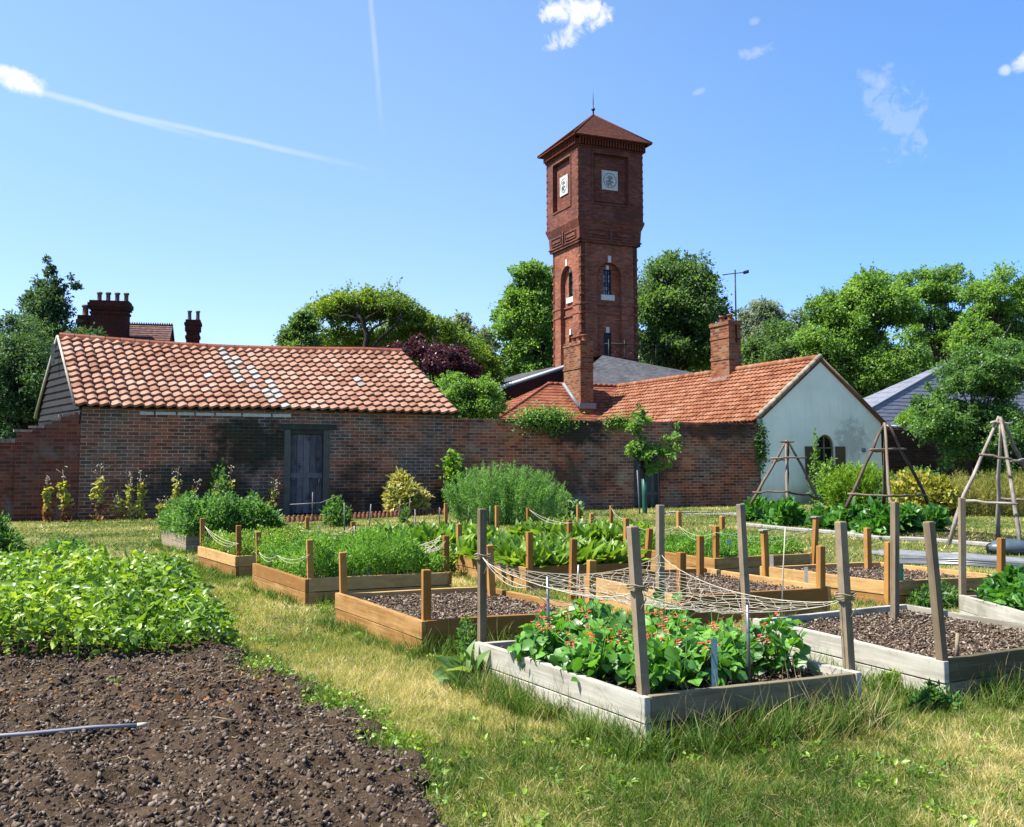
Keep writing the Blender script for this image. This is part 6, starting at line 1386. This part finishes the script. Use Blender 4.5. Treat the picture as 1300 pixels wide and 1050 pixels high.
# ================================================================= SHRUBS AND BORDER PLANTS
def ivy(label, px, py, Y, rx, rz, n, L, mat, name='ivy', t0=.0, seed=0, ry=.14, cat='ivy'):
    c = A(px, py, Y); root = thing(name, c, WA, label, cat); r = np.random.default_rng(seed)
    P = r.normal(size=(n, 3))*.42; P = P*np.array([rx, ry, rz]); P[:, 2] -= .3*rz*(r.random(n)); d = norm(r.normal(size=(n, 3))+np.array([0, -.8, -.2])); ax_ = axes_from(d, L*(.6+.8*r.random(n)), L*.8, up=norm(r.normal(size=(n, 3))+np.array([0, -1, .8])))
    tile_mesh('leaves', T_LEAF[0], T_LEAF[1], P, ax_, r.random(n), M[mat], root)
    mb = MB()
    for k in range(8):
        mb.tube([(r.normal()*rx*.3, .02, -.6*rz), (r.normal()*rx*.4, 0, 0), (r.normal()*rx*.5, -.05, .4*rz)], .008, 4)
    mb.build('stems', M['bark'], root, uv=False)
def Yw(px): return float(W(wp(px, 600)[0], 0)[1])
ivy('bushy ivy spilling over the wall top left of the fruit tree', 690, 530, Yw(690), 1.15, .42, 3200, .08, 'midtree', seed=1, ry=.3)
ivy('small trail of ivy hanging on the wall end by the white gable', 966, 560, Yw(966)-.05, .25, .9, 700, .09, 'oak', seed=2)
ivy('thin ivy sprig over the wall top beside the fruit tree', 784, 535, Yw(784), .6, .3, 600, .08, 'midtree', seed=3)
bush_blob('climbing_shrub', 'dark shaded shrub against the shed wall behind the hollyhocks', 'shrub', W(*[wp(280, 600)[0], -.25]), (1.25, .3, 1.75), 6000, .11, .07, 'oak', seed=3, lobes=14)
bush_blob('variegated_bush', 'rounded cream and yellow edged bush against the shed wall', 'bush', W(wp(497, 600)[0], -.9), (1.0, .75, 1.38), 6500, .15, .075, 'cream_leaf', T_BROAD_F, seed=4, lobes=12)
bush_blob('border_shrub', 'dark narrow shrub with a bright tip beside the wall join', 'shrub', W(wp(574, 600)[0], -.5), (.5, .4, 1.75), 2600, .14, .04, 'hedge', seed=5, lobes=6)
ivy('bright yellow green shoot on top of the dark shrub', 575, 592, Yw(575)-.6, .3, .5, 500, .13, 'lime', name='shrub_shoot', seed=8, ry=.2, cat='shoot')
def feather_bush(name, label, c, rx, ry, h_, n, mat, seed, L=.09, Wd=.012, nst=170, cat='shrub'):
    r = np.random.default_rng(seed); root = thing(name, c, 0, label, cat); a = r.random(nst)*6.28; q = r.random(nst)**.5
    b = np.stack([np.cos(a)*q*rx*.75, np.sin(a)*q*ry*.75], 1); hh = h_*(.70+.3*r.random(nst))*(1-.35*q**2.2); ti = np.stack([b[:, 0]*1.3+r.normal(size=nst)*.06, b[:, 1]*1.3, hh], 1)
    mb = MB()
    for k in range(nst): mb.tube([(b[k, 0], b[k, 1], -.02), (b[k, 0]*1.05, b[k, 1]*1.05, hh[k]*.5), ti[k]], [.008, .006, .003], 3, cap=False)
    mb.build('stems', M[mat], root, uv=False)
    k = r.integers(0, nst, n); f = r.random(n)**.8*.97+.03; base = np.concatenate([b, np.zeros((nst, 1))], 1)
    P = base[k]*(1-f[:, None])+ti[k]*f[:, None]+r.normal(size=(n, 3))*np.array([.05, .05, .02])*(1.25-f[:, None])
    d = norm(r.normal(size=(n, 3))+np.array([0, 0, 1.3])); ax_ = axes_from(d, L*(.5+.9*r.random(n)), Wd*(.7+.6*r.random(n)))
    tile_mesh('foliage', T_LEAF[0], T_LEAF[1], P, ax_, r.random(n), M[mat], root); return root
gc = G(640, 668); feather_bush('feathery_shrub', 'wide feathery grey green shrub in front of the middle of the wall', (gc[0], gc[1]+.9, 0), 1.55, .9, 1.52, 42000, 'cosmos', 5, nst=260)
gc = G(725, 660); bush_blob('leafy_plant', 'loose plant with broad pale leaves right of the feathery shrub', 'plant', (gc[0], gc[1]+.5, 0), (.45, .4, .75), 160, .17, .13, 'cabbage', T_BROAD_F, seed=7, lobes=6, stems='grass_green')
gc = G(1094, 650); feather_bush('lime_bush', 'lime green willowy bush between the two left teepees', (gc[0]+.35, gc[1]+1.0, 0), 1.2, .9, 1.5, 26000, 'lime', 6, L=.14, Wd=.022, nst=220, cat='bush')
gc = G(1170, 655); bush_blob('golden_bush', 'golden yellow leaved bush right of the lime green bush', 'bush', (gc[0], gc[1]+.1, 0), (1.25, .8, 1.45), 5600, .13, .09, 'gold', seed=8, lobes=14)
gc = G(1255, 660); feather_bush('dry_grass_clump', 'tall dry yellow grass and herbs behind the largest teepee', (gc[0]+1.2, gc[1]+2.3, 0), 2.6, 1.2, 1.25, 30000, 'dryherb', 9, L=.16, Wd=.012, nst=420, cat='tall grass')
gc = G(1230, 660); bush_blob('wild_shrub', 'mid green wild shrub low under the overhanging tree', 'shrub', (gc[0]-.2, gc[1]+2.6, 0), (1.6, .8, 1.5), 7000, .12, .05, 'hedge', seed=19, lobes=14)
# rose on the cottage gable
gc = wp(1030, 600); bush_blob('climbing_rose', 'loose climbing rose in front of the arched cottage window', 'climber', W(gc[0]-.1, -1.0), (1.35, .4, 2.0), 2300, .12, .065, 'midtree', seed=11, lobes=13, hollow=.2)
bush_blob('tall_sapling', 'slim sapling reaching up the white gable left of the window', 'sapling', W(wp(1018, 600)[0], -.7), (.28, .2, 2.75), 420, .12, .07, 'midtree', seed=12, lobes=5)
# leafy plants under the teepees, one by one
k = 0
places = [('leftmost clump in the row of squash plants under the small teepee', 965, 662, .55, .62), ('squash plant directly under the small teepee', 1005, 668, .75, .66), ('squash plant between small and tall teepees', 1050, 672, .55, .5), ('broad squash plant at the foot of the tall teepee', 1085, 674, .62, .62), ('squash plant right under the tall teepee', 1120, 680, .62, .66), ('squash plant right of the tall teepee', 1160, 677, .6, .6), ('last squash plant in the row before the largest teepee', 1195, 676, .42, .55)]
for lb, px, py, rr_, hh in places:
    gc = G(px, py); bush_blob('squash_plant', lb, 'plant', (gc[0], gc[1]+.35, 0), (rr_, .5, hh), 750, .17, .13, 'squash', T_BROAD_F, seed=40+k, lobes=9, stems='grass_green', group='leafy plants under the teepees'); k += 1
# hollyhocks
def hollyhock(label, px, pyb, pytop, w=.14, n=110, lean=0, seed=0, mat='hollyhock', brown=True, bare=.25, dv=0):
    r = np.random.default_rng(seed); s_ = wp(px, 600)[0]; b_ = W(s_, -.70-.1*r.random()); Y = b_[1]; H = A(px, pytop, Y)[2]; root = thing('hollyhock', b_, 0, label, 'hollyhock', 'fading hollyhocks along the shed wall')
    mb = MB(); tip = np.array([lean*H, 0, H]); mid = np.array([lean*H*.3+r.normal()*.02, 0, H*.5]); mb.tube([(0, 0, -.05), mid, tip], [.014, .011, .005], 5)
    for q in range(5):
        f = .62+.36*r.random(); p = mid+(tip-mid)*(f-.5)*2; e_ = p+np.array([r.normal()*.09, r.normal()*.05, .12]); mb.tube([p, e_], .004, 4)
    mb.build('stem', M['straw'], root, uv=False)
    f = (1-bare)*r.random(n); P = np.array([0, 0, 0])*(1-f[:, None])+(mid*np.minimum(f, .5)[:, None]*2+(tip-mid)*np.maximum(f-.5, 0)[:, None]*2); P = P+r.normal(size=(n, 3))*np.array([w, w*.7, .02])*(.5+.6*(1-f[:, None]))*.55
    d = norm(r.normal(size=(n, 3))+np.array([0, -.4, -.2])); ax_ = axes_from(d, .12*(.5+.9*r.random(n)), .10*(.6+.6*r.random(n)))
    lo = (f < .3) & brown
    for sel, m_, nm in ((~lo, mat, 'leaves'), (lo, 'brownleaf', 'withered_leaves')):
        if sel.sum(): tile_mesh(nm, T_BROAD_F[0], T_BROAD_F[1], P[sel], ax_[sel], r.random(sel.sum()), M[m_], root)
    mb = MB()
    for q in range(9):
        f_ = .75+.28*r.random(); p = mid+(tip-mid)*(f_-.5)*2+r.normal(size=3)*np.array([.07, .05, .03]); mb.pf(T_LUMP[0]*.022+p, T_LUMP[1], smooth=True)
    mb.build('seed_heads', M['cream'], root, uv=False)
hollyhock('leftmost fading hollyhock with brown lower leaves', 62, 658, 604, .09, 110, 0, 1)
hollyhock('bushy hollyhock just right of the leftmost one', 88, 659, 596, .12, 150, -.12, 2)
hollyhock('pale yellow hollyhock standing alone before the brick wall', 128, 658, 588, .13, 120, .0, 3)
hollyhock('short ragged hollyhock near the dark wall stain', 154, 660, 628, .12, 40, -.2, 4)
hollyhock('left slim stalk of the hollyhock pair by the dark wall', 165, 659, 602, .08, 70, .0, 5, brown=False)
hollyhock('right taller stalk of the hollyhock pair by the dark wall', 179, 660, 598, .09, 90, -.05, 6, brown=False)
hollyhock('tallest hollyhock rising behind the blue green herbs', 222, 660, 594, .1, 110, .02, 7, brown=False)
hollyhock('sharply leaning hollyhock behind the herb bed', 236, 662, 610, .09, 60, .3, 8, brown=False)
hollyhock('small upright hollyhock above the middle of the herb bed', 271, 662, 614, .09, 70, .0, 9, brown=False)
hollyhock('tall thin hollyhock in front of the dark climbing shrub', 287, 662, 592, .08, 80, .03, 10, brown=False)
hollyhock('leaning dry hollyhock left of the shed door', 336, 663, 610, .08, 60, .22, 11, brown=False)
hollyhock('low pale hollyhock leaning at the left end of the herb bed', 203, 664, 634, .14, 60, .2, 12, brown=False)
# plants near door and small weeds
gc = G(426, 668); bush_blob('border_weed', 'upright leafy weed in front of the shed door frame', 'weed', gc, (.45, .35, .85), 900, .10, .045, 'herb', seed=21, lobes=8, stems='grass_green')
gc = G(514, 664); bush_blob('border_weed', 'small weed between the two canes under the cream bush', 'weed', gc, (.18, .15, .5), 200, .09, .04, 'herb', seed=22, lobes=5, stems='grass_green')
gc = G(10, 715); bush_blob('herb_clump', 'blue green herb clump at the left edge beyond the potatoes', 'herb', (gc[0]-1.0, gc[1]+1, 0), (.85, .7, .85), 9000, .07, .035, 'herb', seed=23, lobes=12, stems='grass_green')
gc = G(60, 706); bush_blob('herb_clump', 'low thin herbs between the potatoes and the lawn', 'herb', (gc[0], gc[1]+.3, 0), (.8, .5, .25), 1600, .06, .03, 'herb', seed=24, lobes=9, stems='grass_green')
gc = G(600, 872); bush_blob('dock_plant', 'dusty broad leaved dock plant at the left corner of the bean bed', 'weed', gc, (.20, .16, .22), 75, .16, .10, 'cabbage', T_BROAD_F, seed=25, lobes=5, stems='grass_green', up=.1)
gc = G(652, 858); bush_blob('weed_clump', 'small leaved dark weed clump against the left board of the bean bed', 'weed', gc, (.20, .14, .22), 1500, .03, .014, 'herb', seed=26, lobes=8, stems='grass_green')
gc = G(575, 848); bush_blob('weed_clump', 'tall thin weed between the mulch bed and the bean bed', 'weed', (gc[0]+.1, gc[1]+.2, 0), (.13, .1, .42), 500, .035, .014, 'herb', seed=31, lobes=6, stems='grass_green')
gc = G(290, 948); bush_blob('seedling', 'lone squash seedling with broad leaves on the dug soil', 'seedling', gc, (.07, .06, .055), 8, .085, .065, 'cabbage', T_BROAD_F, seed=27, lobes=3, stems='grass_green', up=0)
gc = G(277, 942); bush_blob('seedling', 'smaller squash seedling just left behind the lone one', 'seedling', gc, (.05, .04, .05), 5, .06, .045, 'cabbage', T_BROAD_F, seed=28, lobes=3, stems='grass_green', up=0)
for i, (px, py, s_, lb) in enumerate([(140, 876, .06, 'tiny weed among dry stems on the dug soil'), (205, 886, .05, 'tiny weed near the middle of the dug soil'), (172, 838, .09, 'small weed at the front of the potato patch'), (236, 884, .06, 'small yellowish weed on the dug soil right of the middle'), (100, 962, .035, 'tiny weed at the front of the dug soil')]):
    gc = G(px, py); bush_blob('small_weed', lb, 'weed', (gc[0], gc[1], .02), (s_, s_, s_), 46, .035, .018, 'potato', seed=50+i, lobes=4, stems='grass_green')
gc = G(1185, 905); bush_blob('weed_clump', 'leafy weed at the front corner of the right grey bed', 'weed', (gc[0], gc[1], 0), (.20, .12, .2), 600, .04, .02, 'herb', seed=29, lobes=6, stems='grass_green')
gc = G(1120, 868); bush_blob('weed_clump', 'reddish brown and green weed against the left board of the right grey bed', 'weed', (gc[0], gc[1], 0), (.28, .1, .22), 700, .03, .014, 'potato', seed=30, lobes=7, stems='branch')
gc = G(1030, 880); bush_blob('weed_clump', 'low weeds in the gap behind the bean bed corner', 'weed', (G(1150, 880)[0]-.1, G(1150, 880)[1], 0), (.2, .12, .15), 500, .035, .015, 'potato', seed=33, lobes=7, stems='grass_green')
gc = G(1190, 768); bush_blob('weed_clump', 'dark weeds growing between the yellow and grey mulch beds', 'weed', (gc[0], gc[1]-.1, 0), (.75, .22, .33), 2600, .06, .022, 'hedge', seed=32, lobes=12, stems='grass_green')
gc = G(585, 745); bush_blob('weed_clump', 'leafy weed between the carrot and radish beds', 'weed', (gc[0]-.3, gc[1]+.9, 0), (.4, .3, .5), 900, .07, .03, 'potato', seed=34, lobes=8, stems='grass_green')

# ================================================================= LIGHT, SKY, CAMERA
EL = R(57); AZ = -U*math.cos(R(13))+V*math.sin(R(13))
sun_dir = np.array([AZ[0]*math.cos(EL), AZ[1]*math.cos(EL), math.sin(EL)])
ld = bpy.data.lights.new('sun', 'SUN'); ld.energy = SUN_E; ld.angle = R(.53); ld.color = (1.0, .95, .86)
lo = bpy.data.objects.new('sun', ld); COL.objects.link(lo); lo.rotation_euler = Vector(sun_dir).to_track_quat('Z', 'Y').to_euler(); lo.location = (0, 0, 50)
w = bpy.data.worlds.new('World'); sc.world = w; w.use_nodes = True; t = NT(w)
wo = t.n('ShaderNodeOutputWorld'); bg = t.n('ShaderNodeBackground'); sk = t.n('ShaderNodeTexSky', sky_type='NISHITA'); sk.sun_disc = False
sk.sun_elevation = EL; sk.sun_rotation = math.atan2(AZ[0], AZ[1]); sk.altitude = 0; sk.air_density = SKY_AIR; sk.dust_density = SKY_DUST; sk.ozone_density = SKY_OZ
bg.inputs['Strength'].default_value = SKY_S
dv = t.coord('Generated')
def dirv(px, py): d = ray(px, py); return d/np.linalg.norm(d)
def dot(v_):
    nd = t.n('ShaderNodeVectorMath', operation='DOT_PRODUCT'); t.l(dv, nd.inputs[0]); nd.inputs[1].default_value = tuple(v_); return nd.outputs['Value']
nz = t.noise(t.scalev(dv, (1, 1, 1)), 26, 7, .62, .3); nzf = t.noise(dv, 9, 6, .6, .6)
mask = None
def add(m_):
    global mask
    mask = m_ if mask is None else t.math('MAXIMUM', mask, m_)
def cloud(px, py, rx, ry, k, ang=0, thr=.9, nn=None, nk=2.2):
    c0_ = dirv(px, py); rt_ = np.cross(c0_, [0, 0, 1]); rt_ /= np.linalg.norm(rt_); upv = np.cross(rt_, c0_)
    a_ = rt_*math.cos(ang)+upv*math.sin(ang); b_ = -rt_*math.sin(ang)+upv*math.cos(ang)
    x_ = t.math('DIVIDE', dot(a_), rx/F); y_ = t.math('DIVIDE', dot(b_), ry/F)
    q = t.math('ADD', t.math('MULTIPLY', x_, x_), t.math('MULTIPLY', y_, y_)); q = t.math('ADD', q, t.math('MULTIPLY', t.math('SUBTRACT', nn or nz, .5), nk))
    m_ = t.math('SUBTRACT', 1.0, t.sstep(q, thr-1.3, thr+.5)); front = t.math('GREATER_THAN', dot(c0_), 0.0)
    add(t.math('MULTIPLY', t.math('MULTIPLY', m_, k), front))
nzc = t.noise(dv, 55, 6, .65, .4)
cloud(733, 14, 38, 18, .85, 0, 1.0, nzc, 6); cloud(722, 44, 26, 14, .7, .4, .9, nzc, 6); cloud(26, 104, 26, 13, 1.0, -.25, 1.0, nzc, 3.6); cloud(4, 92, 14, 8, .9, 0, 1, nzc, 3.6)
cloud(1135, 140, 24, 50, .16, .45, .9, nzc, 9); cloud(1112, 102, 24, 9, .25, -.6, .9, nzc, 4); cloud(958, 66, 24, 7, .22, .2, .8, nzc, 6); cloud(958, 27, 7, 5, .22, 0, .9, nzc, 3); cloud(889, 116, 9, 4, .22, .3, .9, nzc, 3); cloud(1276, 89, 7, 6, .5, 0, 1, nzc, 3); cloud(1300, 78, 14, 10, .7, .5, 1, nzc, 3)

def trail(p0, p1, w0, k, fade0, fade1):
    a_, b_ = dirv(*p0), dirv(*p1); n_ = np.cross(a_, b_); n_ /= np.linalg.norm(n_); al = b_-a_; Lg = np.linalg.norm(al); al /= Lg
    s_ = t.math('DIVIDE', t.math('SUBTRACT', dot(al), float(a_@al)), Lg)
    d_ = t.math('ABSOLUTE', t.math('ADD', dot(n_), t.math('MULTIPLY', t.math('SUBTRACT', nzf, .5), .006)))
    m_ = t.math('SUBTRACT', 1.0, t.sstep(t.math('DIVIDE', d_, w0/F), .1, 1.0)); m_ = t.math('MULTIPLY', m_, t.math('MULTIPLY', t.sstep(s_, -fade0, fade0*.5), t.math('SUBTRACT', 1.0, t.sstep(s_, 1-fade1, 1.0))))
    m_ = t.math('MULTIPLY', m_, t.math('ADD', .55, t.math('MULTIPLY', nz, .9))); add(t.math('MULTIPLY', m_, k))
trail((8, 104), (300, 186), 5.5, .30, .05, .6); trail((120, 136), (505, 222), 5, .26, .2, .55); trail((468, -30), (488, 200), 5, .17, .1, .7)
sk_col = t.mix(1.0, sk.outputs[0], (SKY_TINT[0], SKY_TINT[1], SKY_TINT[2], 1), 'MULTIPLY')
sxyz = t.n('ShaderNodeSeparateXYZ'); t.l(dv, sxyz.inputs[0])
lowf = t.math('SUBTRACT', 1.0, t.sstep(sxyz.outputs[2], .10, .45)); rgt = t.sstep(sxyz.outputs[0], -.15, .5)
sk_col = t.mix(lowf, sk_col, t.mix(1.0, sk_col, (.83, .84, 1.06, 1), 'MULTIPLY')); sk_col = t.mix(rgt, sk_col, t.mix(1.0, sk_col, (.64, .83, 1.03, 1), 'MULTIPLY'))
c = t.mix(mask, sk_col, (CLOUD, CLOUD, CLOUD*1.02, 1)); t.l(c, bg.inputs['Color']); t.l(bg.outputs[0], wo.inputs[0])
cam = bpy.data.cameras.new('camera'); co_ = bpy.data.objects.new('camera', cam); COL.objects.link(co_); co_.location = (0, 0, EYE); co_.rotation_euler = (math.pi/2+PITCH, 0, 0)
cam.sensor_fit = 'HORIZONTAL'; cam.sensor_width = 36; cam.lens = 36*F/1300; cam.shift_y = -44/1300; cam.clip_end = 2000; cam.clip_start = .05
sc.camera = co_
vs_ = sc.view_settings; vs_.view_transform = 'Standard'; vs_.look = 'None'; vs_.exposure = EXPO; vs_.gamma = 1; vs_.use_curve_mapping = False
sc.render.engine = 'CYCLES'; sc.cycles.max_bounces = 6; sc.cycles.diffuse_bounces = 3; sc.cycles.transmission_bounces = 3
